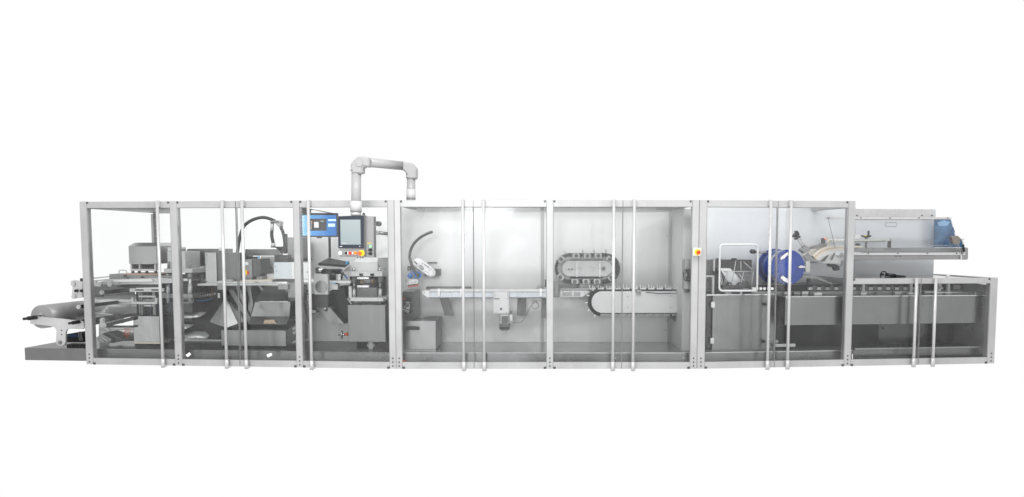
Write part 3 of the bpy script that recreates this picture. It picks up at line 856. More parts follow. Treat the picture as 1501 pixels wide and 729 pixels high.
part('bracket', G().pr([(396.5, 361.8), (417, 361.6), (417, 364), (414, 364), (413.6, 373), (408, 366.4), (404, 363.4), (396.5, 363)], .84, .87), DARK, T)
part('rear_motor', G().cyl(P(419, 343, .8), P(419.4, 372, .8), .022, 14), BLACK, T)

T = thing('cross_beam', 'horizontal steel beam behind the cable arch', 'beam', (383, 375, .9))
part('beam_body', G().bx(359.4, 365.5, 408.5, 375, .92, 1.05), STEEL, T, bevel=.002)
part('screw_head', G().cy(405, 366.5, .8, .905, .92, 8), BOLT, T)
T = thing('servo_housing', 'grey servo housing with a red and yellow tag on the forming table', 'motor housing', (366, 409, .55))
part('front_case', G().bx(351.4, 380.6, 369.4, 407.6, .50, .8), PLATEM, T, bevel=.004)
part('rear_case', G().pr([(369.6, 379.6), (382, 379.6), (383, 390), (382.6, 402), (380, 404.6), (369.6, 407)], .52, .8), MIDD, T, bevel=.006)
part('top_fitting', G().bx(361, 376, 367, 379.4, .6, .64).bx(369, 376.4, 376, 379.4, .6, .64), BLACK, T)
part('connector', G().bx(377, 375.8, 379.4, 378.8, .57, .6), CYAN, T)
part('yellow_tag', G().bx(359.6, 396, 362, 403, .494, .499), YELLOW, T)
part('red_tag', G().bx(362.4, 397.6, 364.4, 403, .493, .499), RED, T)
part('nameplate', G().bx(359.4, 384.4, 364, 388.8, .494, .499), OFFW, T)
part('foot', G().bx(376, 404.8, 384, 409.8, .55, .7).bx(352, 407.8, 369, 409.8, .52, .7), PLATEM, T)
T = thing('sealing_window', 'light film tray with small fittings between the servo housing and the white plate', 'film tray', (392, 410, .8))
part('tray_back', G().bx(382.5, 376, 402.5, 404, .88, .9), PLATE, T)
g = G()
for k in range(12):
    x = 384 + (k * 3.3) % 17; y = 386 + (k * 4.7) % 12
    g.bx(x, y, x + 1.8, y + 1.5, .84, .88)
part('fitting', g, STEELB, T)
part('tray_front', G().pr([(386, 409.6), (391, 401.6), (402, 401.6), (402, 409.6)], .72, .76), OFFW, T)

T = thing('sealing_unit', 'sealing unit with wide pale plates behind the third post', 'sealing unit', (428, 437, .5))
part('upper_block', G().bx(402.2, 374.2, 422, 384.8, .6, .9), STEELD, T, bevel=.002)
part('rear_box', G().bx(421.5, 348, 441, 379, .7, 1.05), PLATEM, T, bevel=.002)
part('rear_shelf', G().bx(421.5, 379.2, 444, 383, .69, 1.0), STEELD, T)
part('pale_plate', G().bx(401.4, 385, 427, 409, .44, .46), metal('pale_blue_plate', (205, 212, 215), .4, .2, blotch=.02), T, bevel=.001)
part('white_plate', G().bx(427.2, 385, 451.6, 409, .44, .46), WHITE, T, bevel=.001)
for x, y in ((404, 391), (405.4, 397.5), (450.4, 399)):
    part('screw', G().cy(x, y, .7, .434, .44, 8), BOLT, T)
part('middle_block', G().bx(403, 409.2, 421.4, 415.4, .55, .8), MIDD, T)
part('lower_block', G().bx(407.4, 416.9, 422, 424.6, .385, .6), PLATEM, T, bevel=.002)
part('side_block', G().bx(422.2, 416, 433, 436.6, .44, .6), PLATEM, T, bevel=.002)
for x, y in ((425, 419.6), (432, 430)):
    part('screw', G().cy(x, y, .7, .434, .44, 8), BOLT, T)
part('bright_web', G().bx(433, 410, 462, 414.2, .44, .7), WHITE, T)
g = G()
for k in range(9): g.bx(443.4 + (k * 2.1) % 9, 417 + k * 4.2, 446 + (k * 2.1) % 9, 420 + k * 4.2, .6, .64)
part('chain_guide', g, MIDD, T)
part('cable', G().px_tube([(450, 425), (446.6, 440), (449.6, 452), (447, 462)], .5, .56, 6, 6), BLACK, T)
part('dark_wedge', G().pr([(433, 437), (441, 437), (452, 473), (433, 473)], .7, .74), STEELD, T)

# ================================================================== BAY 3
use(MA)
T = thing('wall_monitor', 'wide monitor with a blue desktop and a dark window open behind the third bay', 'monitor', (468, 348, .5))
part('monitor_case', G().pr([(441, 312.5), (494.6, 312.5), (494.6, 347.6), (441, 347.6)], .58, .62), BLKG, T, bevel=.003)
s = part('screen', G().bx(442, 315.6, 493, 345.8, .574, .579), SCRB, T)
part('dark_window', G().bx(454.6, 320.8, 478.6, 338.4, .5725, .5738), plain('window_grey', 64, .3), s)
part('bright_panel', G().bx(460.4, 325.6, 467, 334, .5712, .5722), plain('window_pale', 200, .4, emit=.4), s)
g = G()
for k in range(5): g.bx(455.6, 324.4 + 2.6 * k, 457, 325.6 + 2.6 * k, .5712, .5722)
g.bx(470, 324, 474.5, 324.8, .5712, .5722)
part('window_text', g, plain('window_white', 190, .4, emit=.4), s)
part('orange_icon', G().bx(457.2, 325.6, 458.2, 327, .5712, .5722), ORNG, s)
g = G()
for k in range(6): g.bx(443, 317.4 + 4.5 * k, 444.6, 319.2 + 4.5 * k, .572, .5738)
part('desktop_icon', g, WHITE, s)
part('painted_reflection', G().bx(481, 321.6, 492.4, 324.2, .572, .5738).bx(481, 328, 491, 332.6, .572, .5738), plain('reflection_pale', (190, 215, 240), .4, emit=.4), s)  # pale glowing patches painting a reflection on the screen
part('upper_screen', G().pr([(441, 304.8), (447, 304.8), (494, 313.6), (494, 315), (441, 315)], .60, .64), STEELD, T)
part('upper_white_area', G().pr([(456, 308.4), (460, 308), (482, 312.8), (456, 313)], .594, .599), OFFW, T)  # off-white area on the dark upper panel
part('stand_post', G().bx(481.4, 347.8, 484, 377.6, .66, .69), BLACK, T)
part('stand_foot', G().bx(464, 347.8, 471, 349.4, .60, .63), BLACK, T)
T = thing('keyboard_tray', 'tray holding a slanted black keyboard below the blue monitor', 'keyboard tray', (488, 391, .4))
def slab(g, quad, th):
    top = [P(*p) for p in quad]; bot = [p - Vector((0, 0, th)) for p in top]
    return g.add(top + bot, [(0, 1, 2, 3), (7, 6, 5, 4), (0, 4, 5, 1), (1, 5, 6, 2), (2, 6, 7, 3), (3, 7, 4, 0)])
part('tray', slab(G(), [(467.5, 388.2, .33), (506, 391, .30), (513, 386, .55), (484, 382, .6)], .012), PLATEM, T)
kb = part('keyboard', slab(G(), [(466, 386.4, .30), (506, 389.4, .27), (512, 384.4, .55), (482.4, 378.2, .60)], .02), BLACK, T)
g = G()
A, B_, C_, D_ = [P(*p) for p in [(466, 386.4, .30), (506, 389.4, .27), (512, 384.4, .55), (482.4, 378.2, .60)]]
for i in range(13):
    for j in range(5):
        s0, s1, t0, t1 = (i + .12) / 13, (i + .88) / 13, .06 + (j + .1) / 5.6, .06 + (j + .85) / 5.6
        def bl(s_, t_): return (A * (1 - s_) + B_ * s_) * (1 - t_) + (D_ * (1 - s_) + C_ * s_) * t_
        c4 = [bl(s0, t0), bl(s1, t0), bl(s1, t1), bl(s0, t1)]; up = Vector((0, 0, .006))
        g.add(c4 + [p + up for p in c4], [(4, 5, 6, 7), (0, 1, 5, 4), (1, 2, 6, 5), (2, 3, 7, 6), (3, 0, 4, 7)])
o = part('keys', g, plain('key_caps', 58, .4), kb); o['kind'] = 'stuff'
part('blue_clip', G().rod(507, 387.4, .26, 511.4, 383.6, .28, 1.7), CYAN, T)
part('tray_arm', G().rod(482.8, 377.6, .67, 486, 383, .6, 1), DARK, T)

# operator panel: hangs on the swing arm in front of the doors
T = thing('operator_panel', 'steel operator panel with tall touch screen and coloured push buttons under the grey swing arm', 'control panel', (521, 377, -.25))
part('front_case', G().pr([(496, 317), (533.6, 315.6), (534.4, 377.2), (497.6, 376.8)], -.24, -.14), PLATEM, T, bevel=.002)
part('side_case', G().pr([(534.6, 317), (547.6, 317.4), (548, 377.4), (534.8, 377.4)], -.20, -.10), metal('panel_case_steel', 148, .3, .6, (30, 30, 1), .08, blotch=.08), T, bevel=.002)
b = part('touch_bezel', G().pr([(495.4, 317.6), (533.2, 315.8), (533.4, 364.4), (495.8, 363.8)], -.256, -.241), plain('navy_black_bezel', (34, 42, 54), .15), T, bevel=.001)
part('touch_screen', G().bx(499, 322.2, 528.4, 358.8, -.259, -.2565), SCRG, b)
g = G()
for x in (501, 503.4, 505.6): g.bx(x, 356.4, x + 1.3, 357.4, -.2605, -.2595)
part('screen_graphics', g, plain('screen_pale', 200, .4, emit=.05), b)
part('brand_mark', G().bx(498.2, 361, 501.6, 361.9, -.2572, -.2562).bx(526.6, 361, 528, 361.8, -.2572, -.2562), OFFW, b)
for i, (x, m, r) in enumerate(((498.7, OFFW, 2.6), (507, BLACK, 2.0), (512.6, RED, 2.4), (520.6, ORNG, 2.2))):
    bt = part('button', G().cy(x, 371.3, r, -.262, -.241, 18), m, T)
    part('button_ring', G().cy(x + .2, 371.3, r + .5, -.247, -.2405, 18), ALUH, T)
for x in (510, 516.6):
    part('selector', G().bx(x - .8, 369.4, x + .8, 373.2, -.262, -.241), OFFW, T)
part('stop_collar', G().cy(529.6, 371.2, 4.4, -.262, -.241, 24), YELLOW, T)
part('stop_button', G().cy(527.2, 371.6, 2.9, -.285, -.2625, 24, r2=2.2), plain('stop_orange_red', (225, 95, 45), .35), T)
for y, m in ((361.4, GREEN), (366.8, BLACK), (372, BLACK)):
    part('button', G().cy(542.6, y, 2.3, -.222, -.201, 18), m, T)
    part('button_body', G().bx(539.8, y - 1.4, 543, y + 1.6, -.216, -.2015), BLACK, T)
g = G()
for k in range(5): g.bx(538 + 1.25 * k, 356, 538.95 + 1.25 * k, 357.3, -.2025, -.2005)
part('yellow_lettering', g, YELLOW, T)
part('cable_elbow', G().px_tube([(531.6, 315.2), (533.4, 312.6), (534.6, 315.6)], .9, -.18, 8, 5), BLACK, T)
g = G()
for x in (524, 528, 531.4): g.cy(x, 378, .8, -.2, -.19, 8)
part('screw', g, BLACK, T)

T = thing('swing_arm', 'light grey tubular swing arm arching above the frame to hold the operator panel', 'swing arm', (603, 294, .5))
dA, dB = -.19, .35
part('left_tube', G().cyl(P(522.3, 253, dA), P(521.8, 313, dA), .056, 32), PIPE, T)
def elbow(pts, d0, d1, bev=.012): return part('elbow', G().pr([(x / 9.35 + 500, y / 9.35 + 222) for x, y in pts], d0, d1), PIPE, T, bevel=bev)
elbow([(128, 165), (140, 148), (215, 76), (235, 68), (300, 72), (350, 76), (383, 96), (383, 205), (366, 214), (300, 208), (288, 228), (288, 306), (150, 303), (128, 290)], dA - .066, dA + .066, .02)
part('elbow_cap', G().pr([(x / 9.35 + 500, y / 9.35 + 222) for x, y in [(133, 170), (222, 74), (262, 68), (268, 76), (232, 84), (146, 178)]], dA - .03, dA + .03), OFFW, T, bevel=.003)
part('boss', G().cy(526, 238.8, 5.2, dA - .075, dA - .066, 24), PIPE, T)
part('cross_tube', G().cyl(P(540, 238.2, dA), P(590, 243.4, dB), .0535, 32), PIPE, T)
elbow([(832, 150), (850, 145), (940, 152), (965, 165), (1010, 215), (1024, 240), (1024, 378), (886, 378), (884, 300), (870, 280), (832, 256)], dB - .066, dB + .066, .02)
part('right_tube', G().cyl(P(602.6, 262, dB), P(602.4, 296, dB), .052, 32), PIPE, T)
part('clear_collar', G().cyl(P(602.4, 277.5, dB), P(602.4, 295, dB), .0555, 32), COLLAR, T)
part('clear_collar', G().cyl(P(521.9, 295, dA), P(521.8, 311, dA), .067, 32), COLLAR, T)
part('collar_band', G().cyl(P(602.4, 290.2, dB), P(602.4, 291.4, dB), .0565, 32), SEAL, T)
part('collar_band', G().cyl(P(521.8, 309.4, dA), P(521.8, 310.4, dA), .0682, 32), SEAL, T)
part('collar_band', G().cyl(P(521.8, 311.2, dA), P(521.8, 316.4, dA), .0585, 32), ALUH, T)
for x, y in ((513.8, 250), (516.4, 249.6), (597.3, 255.2), (597.4, 260.5), (595.5, 255.2), (595.5, 260.5)):
    dd = dA if x < 560 else dB
    part('screw', G().cy(x, y, .65, dd - .070, dd - .066, 8), BOLT, T)

T = thing('wall_peg', 'short ribbed steel peg on the rear wall right of the operator panel', 'peg', (554, 328, 1.0))
part('peg_rod', G().rod(547, 325.4, 1.0, 553, 328, .8, 2.6, 20), STEEL, T)
part('peg_head', G().cy(554, 328.2, 3.6, .74, .80, 20), MIDD, T)
T = thing('idle_roller', 'grey idle roller reaching toward the wide double post', 'roller', (560, 342, .9))
part('roller_body', G().rod(554.5, 341.4, .78, 571, 343.4, .9, 2.4, 20), STEEL, T)
part('roller_end', G().rod(552.6, 341.2, .76, 554.4, 341.4, .78, 3.1, 20).rod(552.2, 341.2, .757, 552.5, 341.2, .76, 1, 10), ALUH, T)

# cutting press
T = thing('cutting_press', 'cutting press with two guide columns and dark springs below a white hood', 'press', (537, 447, .35))
part('upper_plate', G().bx(514, 398, 560.4, 405.4, .36, .80), PLATE, T, bevel=.002)
for x in (529.4, 545.6): part('square_socket', G().bx(x - 2.8, 401.2, x + 2.6, 404.8, .352, .3595), DARKC, T)
for x in (518.6, 557):
    part('top_knob', G().cyl(P(x, 397.9, .5), P(x, 393.6, .5), .018, 14).cyl(P(x, 393.6, .5), P(x, 392, .5), .011, 12), STEELB, T)
for x, b0 in ((519.2, 436), (557.2, 436)):
    part('column', G().cyl(P(x, 405.6, .42), P(x, 447, .42), .012, 20), ALUH, T)
    part('bushing', G().bx(x - 3.2, 405.6, x + 3, 413.4, .40, .48), MIDD, T, bevel=.003)
    part('sleeve', G().cyl(P(x, 424, .42), P(x, 436.4, .42), .022, 20), ALUH, T)
    part('spring_seat', G().cyl(P(x, 414, .42), P(x, 423, .42), .016, 20), STEEL, T)
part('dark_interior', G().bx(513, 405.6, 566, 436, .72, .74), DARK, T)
part('bright_bar', G().bx(523.4, 406.6, 540.6, 409.2, .42, .5).bx(523.4, 418.6, 540.8, 421.4, .42, .5), STEELB, T)
part('spring_plate', G().bx(528, 409.4, 550, 414.6, .5, .6), MIDD, T)
for x in (530.4, 546.6):
    g = G()
    for k in range(5): g.ring(P(x, 410 + 1.3 * k, .47), .011, .0035, (0, 0, 1), 14, 6)
    part('spring', g, plain('brass_spring', (200, 150, 80), .35, .6), T)
part('die_block', G().bx(523.2, 421.6, 552.4, 436.2, .44, .7), MIDD, T, bevel=.002)
part('base_plate', G().bx(513.2, 436.4, 562, 442, .33, .75), PLATE, T, bevel=.003)
part('side_bar', G().bx(511, 420, 515.4, 437.4, .38, .42), PLATE, T, bevel=.001)
part('side_lever', G().pr([(511, 437.6), (516, 446), (514, 446), (508, 437)], .36, .38), STEEL, T)
part('pin', G().rod(562, 437.6, .36, 566.4, 437, .36, 1.2), ALUH, T)
part('under_block', G().bx(530, 442.2, 556, 447, .45, .7), STEELD, T)

T = thing('white_hood', 'white topped sloping hood with a grey flank above the cutting press', 'hood', (537, 398, .6))
u0, z0 = q(514, 397.6, .50); u1, z1 = q(553, 383.8, .62)
g = G()
a = [P(503, 397.8, .5), P(553.4, 397.8, .5), P(553.4, 384, .62), P(518, 384, .62)]
bk = [Vector((p.x, 1.0, p.z)) for p in a]
g.add(a + bk, [(0, 1, 2, 3), (7, 6, 5, 4), (0, 4, 5, 1), (1, 5, 6, 2), (2, 6, 7, 3), (3, 7, 4, 0)])
part('sloping_front', g, PLATE, T, bevel=.002)
a = [P(519, 383.8, .63), P(553.2, 383.8, .63)]
g = slab(G(), [(519, 383.8, .63), (553.2, 383.8, .63), (553.8, 378.4, .98), (523, 378.4, .98)], .004)
part('white_top', g, WHITE, T)
part('grey_flank', G().pr([(553.8, 378.6), (566, 378.8), (570, 381), (570, 398), (553.8, 398)], .62, 1.0), STEEL, T, bevel=.002)
T = thing('steel_cabinet', 'square brushed steel cabinet carrying the cutting press', 'cabinet', (540, 502, .3))
part('cabinet_body', G().bx(510.2, 447.2, 565, 501.4, .30, .80), STEELV, T, bevel=.003)
ft = part('foot_post', G().bx(540.2, 501.6, 546.6, 517, .45, .5), PLATE, T)
part('foot_flange', G().bx(538.4, 506.4, 548.6, 508.4, .44, .51).bx(538.2, 504.4, 539.2, 508, .44, .5).bx(547.8, 504.4, 548.8, 508, .44, .5), PLATE, T)
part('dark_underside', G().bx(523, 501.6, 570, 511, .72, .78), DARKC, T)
part('side_cabinet', G().bx(565.2, 440, 577, 512, .55, .9), DARK, T)
T = thing('handwheel', 'chromed handwheel with an orange collar on the left side of the steel cabinet', 'handwheel', (502, 491, .4))
c = P(501, 490.8, .5)
part('wheel_rim', G().ring(c, .047, .0085, (1, .15, 0), 28, 8), STEELB, T)
part('spoke', G().cyl(c + Vector((0, 0, -.045)), c + Vector((0, 0, .045)), .006, 8).cyl(c + Vector((0, -.045, 0)), c + Vector((0, .045, 0)), .006, 8), STEELB, T)
part('hub', G().cyl(c - Vector((.016, 0, 0)), c + Vector((.045, 0, 0)), .013, 16), STEELB, T)
part('crank_knob', G().cyl(c - Vector((.045, .0, .004)), c - Vector((.014, .0, .004)), .008, 10), BLACK, T)
part('orange_collar', G().cyl(P(506, 490, .5), P(510.2, 490, .5), .018, 16, .025), ORANGE, T)

T = thing('punch_unit', 'punch unit with round spun steel disc and slanted arm left of the steel cabinet', 'punch unit', (471, 475, .4))
part('upper_plate', G().bx(460.2, 402, 480.6, 432, .34, .40), PLATE, T, bevel=.003)
# spun disc with facets
DISC = metal('spun_disc', 150, .25, .9, (3, 3, 3), .1)
part('round_disc', G().cy(470.6, 420.6, 8.8, .327, .339, 12), DISC, T)
part('lower_plate', G().bx(461.2, 432.2, 481.2, 450.8, .34, .40), STEELD, T, bevel=.002)
part('slanted_arm', G().pr([(462.4, 451), (483, 450.6), (504.2, 474.4), (485, 475)], .36, .50), STEEL, T, bevel=.002)
part('dark_belt_guard', G().pr([(481, 428), (497, 419.6), (504, 419.6), (510, 444), (510, 473.6), (504, 475), (483, 450.4)], .52, .75), DARK, T, bevel=.003)
part('belt_edge', G().pr([(486.6, 430), (488, 430), (504, 474), (502, 474)], .514, .519), DARKC, T)
part('side_column', G().bx(456, 431, 460.8, 459.6, .5, .7), DARK, T)
part('clamp_knob', G().cy(477, 454.4, 2.0, .33, .36, 12), BLACK, T)
part('clamp_nut', G().cy(476.6, 452.6, 1.4, .325, .33, 6), ALUH, T)
part('screw', G().cy(473.4, 435.4, .9, .334, .34, 8), BOLT, T)
part('rear_fitting', G().bx(456, 455, 463, 459, .46, .5).cy(468.4, 459.4, 1.2, .44, .46, 10), PLATEM, T)
T = thing('drive_motor', 'shiny round steel motor behind the round disc', 'motor', (487, 412, .6))
part('motor_body', G().cyl(P(474, 402.4, .62), P(500, 402.4, .62), .072, 28), STEELD, T)
part('motor_cap', G().cyl(P(464, 396.5, .8), P(476, 396.5, .8), .04, 20), STEELB, T)
part('terminal_box', G().bx(492, 402, 499.6, 411, .52, .56), STEELB, T)
part('clamp_lever', G().rod(498, 396, .5, 503, 401, .5, 1.3).rod(503, 401, .5, 509, 408.6, .5, 1), STEEL, T)
part('blue_grip', G().rod(504.8, 403.6, .49, 509, 408.6, .49, .8).rod(497, 394.6, .5, 498.8, 396.8, .5, .9), BLUET, T)
T = thing('web_table', 'thin light table plate between the disc and the cutting press', 'table', (497, 416, .5))
part('table_top', G().bx(479.4, 411.6, 514, 415.4, .44, .8), OFFW, T, bevel=.001)
part('edge_block', G().bx(481.4, 415.6, 495, 424.8, .42, .5), PLATE, T, bevel=.002)
part('blue_clip', G().bx(488, 414.6, 491.6, 416.6, .405, .418), CYAN, T)
part('black_clip', G().bx(491.8, 414.8, 495.4, 416.4, .405, .418), BLACK, T)

# ================================================================== BAY 4 (middle module)
use(MB)
K2 = 7.29
def c2(x, y): return (x / K2 + 580, y / K2 + 330)
T = thing('pick_robot', 'white robot arm with blue coiled hoses and orange suction cups in the fourth bay', 'robot', (604, 422, .7))
part('arm_link', G().pr([c2(*p) for p in [(188, 400), (195, 372), (215, 357), (245, 356), (285, 378), (400, 470), (418, 495), (422, 525), (408, 548), (378, 556), (345, 548), (215, 455), (192, 430)]], .62, .70), OFFW, T, bevel=.008)
part('joint_cover', G().cy(609.8, 385.6, 4.2, .60, .62, 24), OFFW, T)
part('joint_bolt', G().rod(607.4, 383.4, .59, 611.6, 387.4, .59, .8), SEAL, T)
part('joint_cover', G().pr([c2(*p) for p in [(250, 432), (270, 425), (302, 460), (298, 478), (278, 478), (250, 452)]], .605, .619), PLATEM, T, bevel=.002)
part('slot', G().pr([c2(*p) for p in [(303, 422), (310, 418), (362, 454), (356, 460)]], .614, .619), SEAL, T)
for x, y in ((343, 507), (362, 484), (380, 470), (400, 490), (405, 512), (390, 535), (355, 535), (288, 412), (318, 497)):
    part('screw', G().cy(*c2(x, y), .65, .613, .619, 8), BOLT, T)
part('hose', G().px_tube([(x / K2 + 580, y / K2 + 330) for x, y in [(395, 72), (330, 96), (262, 135), (203, 190), (165, 255), (150, 330), (163, 400), (200, 490), (240, 542)]], 2.0, .58, 12, 12, ribs=.06), plain('grey_black_hose', 88, .5), T)
part('wrist', G().pr([c2(*p) for p in [(150, 470), (200, 440), (250, 470), (250, 560), (160, 600)]], .64, .7), PLATEM, T, bevel=.004)
part('wrist_motor', G().bx(596.6, 390.4, 602, 397, .62, .68), MIDD, T, bevel=.003)
g = G()
for k in range(6):
    g.ring(P(600.8, 404.6, .57 + .008 * k), .014 + .003 * k, .0055, (.25, 1, .1), 22, 6)
part('blue_coil', g, BLUET, T)
g = G()
for k in range(3):
    w_ = [(612, 398.6), (615.6, 400), (617.2, 403.6), (615.6, 407.2), (611.6, 408)]
    g.px_tube([(x - .7 * k, y + .2 * k) for x, y in w_], .55, .58 + .012 * k, 6, 5)
g.px_tube([(606, 400), (608.4, 405), (607, 410), (604, 412)], .55, .58, 6, 5)
g.px_tube([(603, 398), (607.6, 401), (609.4, 407)], .5, .56, 6, 5)
part('blue_hose', g, BLUET, T)
part('suction_manifold', G().pr([(596, 412), (599, 410), (611, 409), (613, 412), (612.6, 416), (597, 417.6), (595, 414)], .54, .66), PLATE, T, bevel=.002)
part('manifold_screw', G().ball(P(604.6, 413.6, .535), .008).ball(P(609, 412.6, .535), .008), STEELB, T)
part('loop_fitting', G().px_tube([(599, 412.4), (595.6, 410.6), (595, 413), (598, 414.6)], .5, .52, 6, 5), SEAL, T)
for k in range(5):
    x = 599 + 3.1 * k; y = 419.6 - .45 * k
    c = part('suction_cup', G().cyl(P(x, y + 1.6, .58), P(x, y - .6, .58), .0125, 14, .008), CUP, T)
    part('cup_stem', G().cyl(P(x, y - .7, .58), P(x, y - 3, .58), .0085, 12), BLACK, T)
T = thing('arm_bracket', 'small grey plate and slot bar on the rear wall behind the robot arm', 'wall bracket', (634, 405, 1.1))
part('plate', G().bx(622, 394.6, 646, 404.4, 1.10, 1.145), MIDD, T, bevel=.001)
part('slot_bar', G().bx(627, 384.3, 640.6, 386.2, 1.13, 1.147), MIDD, T)

T = thing('control_box', 'small steel box with an opening full of red and white wires beside the robot', 'control box', (600, 470, .5))
zb0 = q(600, 470.4, .45)[1]
u0, zt_ = q(588.6, 427.6, .45); u1 = q(607, 450, .45)[0]
fr = G()
H = rrect(590.3, 436, 602.8, 459.6, 3)
part('side_panel', G().B(u1 - .004, u1, .4505, .95, zb0, zt_), STEEL, T)
part('top_panel', G().B(u0, u1, .4505, .95, zt_ - .004 + .0045, zt_ + .0045), STEELB, T)
part('front_panel', G().bx(588.6, 427.6, 607, 435.6, .44, .45).bx(588.6, 460, 607, 470.4, .44, .45).bx(603, 435.6, 607, 460, .44, .45).bx(588.6, 435.6, 590.2, 460, .44, .45), STEELD, T)
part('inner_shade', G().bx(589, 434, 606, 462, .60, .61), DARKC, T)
g = G()
rr = random.Random(3)
for k in range(12):
    x0 = rr.uniform(591, 601); y0 = rr.uniform(443, 457)
    g.px_tube([(x0, y0), (x0 + rr.uniform(-4, 4), y0 + rr.uniform(-3, 3)), (x0 + rr.uniform(-4, 4), y0 + rr.uniform(-3, 4))], .35, .50 + .006 * k, 6, 4)
part('white_wire', g, OFFW, T)
part('red_switch', G().cy(592.6, 437.8, 1.3, .48, .5, 12), RED, T)
part('grey_connector', G().bx(595, 450, 601, 453.6, .47, .49).bx(593, 455, 600, 457, .47, .49), PLATEM, T)
part('screw', G().cy(604.6, 443.6, .7, .434, .44, 8), BOLT, T)
T = thing('steel_drawer_box', 'wide steel box with a black grip handle standing on the plinth in the fourth bay', 'steel box', (614, 519, .3))
part('box_body', G().bx(588.6, 470.8, 639, 512.4, .30, .92), STEEL, T, bevel=.003)
part('base_strip', G().bx(588.6, 512.6, 639, 519.6, .30, .36), PLATEM, T)
part('handle', G().px_tube([(594.4, 483.4), (594.8, 480.6), (598, 479.6), (610, 479.6), (613.4, 480.6), (613.8, 483.4)], 1.1, .27, 10, 6).bx(594, 481, 614, 484, .285, .2985), BLACK, T)
part('orange_plug', G().bx(591, 528.6, 593.6, 530.6, .10, .14), ORANGE, T)

T = thing('conveyor_rail', 'long bright aluminium conveyor rail crossing the fourth bay', 'conveyor', (740, 437, .8))
part('rail_body', G().bx(630, 428.2, 801, 436.4, .72, .80), metal('bright_rail', (184, 188, 192), .3, .6, (40, 40, 1), .06), T, bevel=.002)
part('rail_end', G().pr([(619.6, 426.6), (629.8, 426.6), (629.8, 436.2), (626, 436.2), (618.6, 430)], .71, .80), WHITE, T, bevel=.002)
part('end_bolt', G().cy(621.6, 428.6, .8, .702, .71, 8), BOLT, T)
part('top_strip', G().bx(630, 424.2, 801, 427.9, .70, .82), PLATE, T, bevel=.001)
part('lower_edge', G().bx(630, 436.6, 801, 437.6, .71, .8), MIDD, T)
part('dark_cover', G().bx(624.6, 420.6, 690, 424.6, .86, .95), MIDD, T, bevel=.002)
for x in (643.2, 676.2, 792.6):
    b = part('clamp', G().bx(x - 1.5, 423.4, x + 1.5, 434.8, .685, .70), WHITE, T, bevel=.001)
    part('clamp_screw', G().cy(x, 428.4, .5, .681, .685, 8).cy(x, 432.6, .5, .681, .685, 8), BOLT, T)
for pts, y in (([(644.6, 437.8), (657.4, 437.8), (663.6, 462.6), (651.6, 462.6)], 0), ([(758.4, 437.8), (771.8, 437.8), (770.6, 463), (757.6, 463)], 0), ([(794.4, 437.8), (803, 437.8), (803, 466.6), (793.8, 466.6)], 0)):
    part('leg_plate', G().pr(pts, .84, .88), MIDD, T, bevel=.001)
g = G()
for k in range(5): g.rod(786 + 2.2 * k, 423.6, .7, 790 + 2.2 * k, 417.6 + (k % 3), .7, .35)
part('wire_loop', g, SEAL, T)
T = thing('rail_motor', 'white mounting plate with a small finned motor hanging under the conveyor rail', 'motor', (739, 486, .7))
pp = part('mounting_plate', G().pr(rrect(723.2, 428, 745.8, 459.8, 1.4), .64, .66), PLATE, T, bevel=.001)
for x, y in ((725.2, 430.4), (725.2, 434), (743.8, 430.4), (743.8, 434), (743.8, 438), (727, 458), (742, 458), (725.2, 437.6)):
    part('screw', G().cy(x, y, .6, .634, .64, 8), BOLT, T)
part('centre_bolt', G().cy(734.4, 453, 1.8, .630, .64, 6), MIDD, T)
part('hinge', G().bx(724.4, 437.4, 732, 438.8, .630, .639), SEAL, T)
part('motor_body', G().bx(733, 461.6, 745.6, 476, .63, .74), PLATE, T, bevel=.004)
g = G()
for k in range(6): g.bx(731.8, 463 + 2.2 * k, 746.8, 464 + 2.2 * k, .622, .748)
part('fin', g, PLATEM, T)
part('motor_face', G().bx(735.6, 464, 744.4, 474.8, .612, .621), MIDD, T, bevel=.001)
part('fan_cover', G().pr([(731.6, 476.2), (747.6, 476.2), (747, 482), (744.6, 484.8), (734, 484.8), (731.8, 482)], .62, .75), MIDD, T, bevel=.004)
part('fan_band', G().bx(732, 479.6, 747.2, 482.6, .615, .619), BLACK, T)
part('terminal_box', G().bx(746.4, 461.6, 751.4, 473.4, .64, .72), PLATE, T, bevel=.003)
part('gland', G().cyl(P(747.6, 457.8, .67), P(750, 457.8, .67), .016, 14), MIDD, T)
cab = [(747, 470.6), (752, 472.6), (759, 473.4), (764, 472), (769.4, 466), (773.6, 458), (777.6, 450), (780.6, 446), (784, 443)]
part('cable', G().px_tube(cab, .55, .62, 8, 8), SEAL, T)
g = G().ring(P(784.6, 447.8, .62), .043, .0045, (0, 1, 0), 28, 6)
g.px_tube([(781, 441), (787, 441), (792, 441.4), (797, 441.2)], .45, .62, 6, 5).px_tube([(778, 440), (784, 443), (790, 446)], .4, .62, 6, 4).px_tube([(777.6, 443.6), (784, 441.6), (788, 439)], .4, .62, 6, 4).px_tube([(781, 436.6), (784, 441), (788, 442.4)], .4, .62, 6, 4)
part('cable_coil', g, SEAL, T)

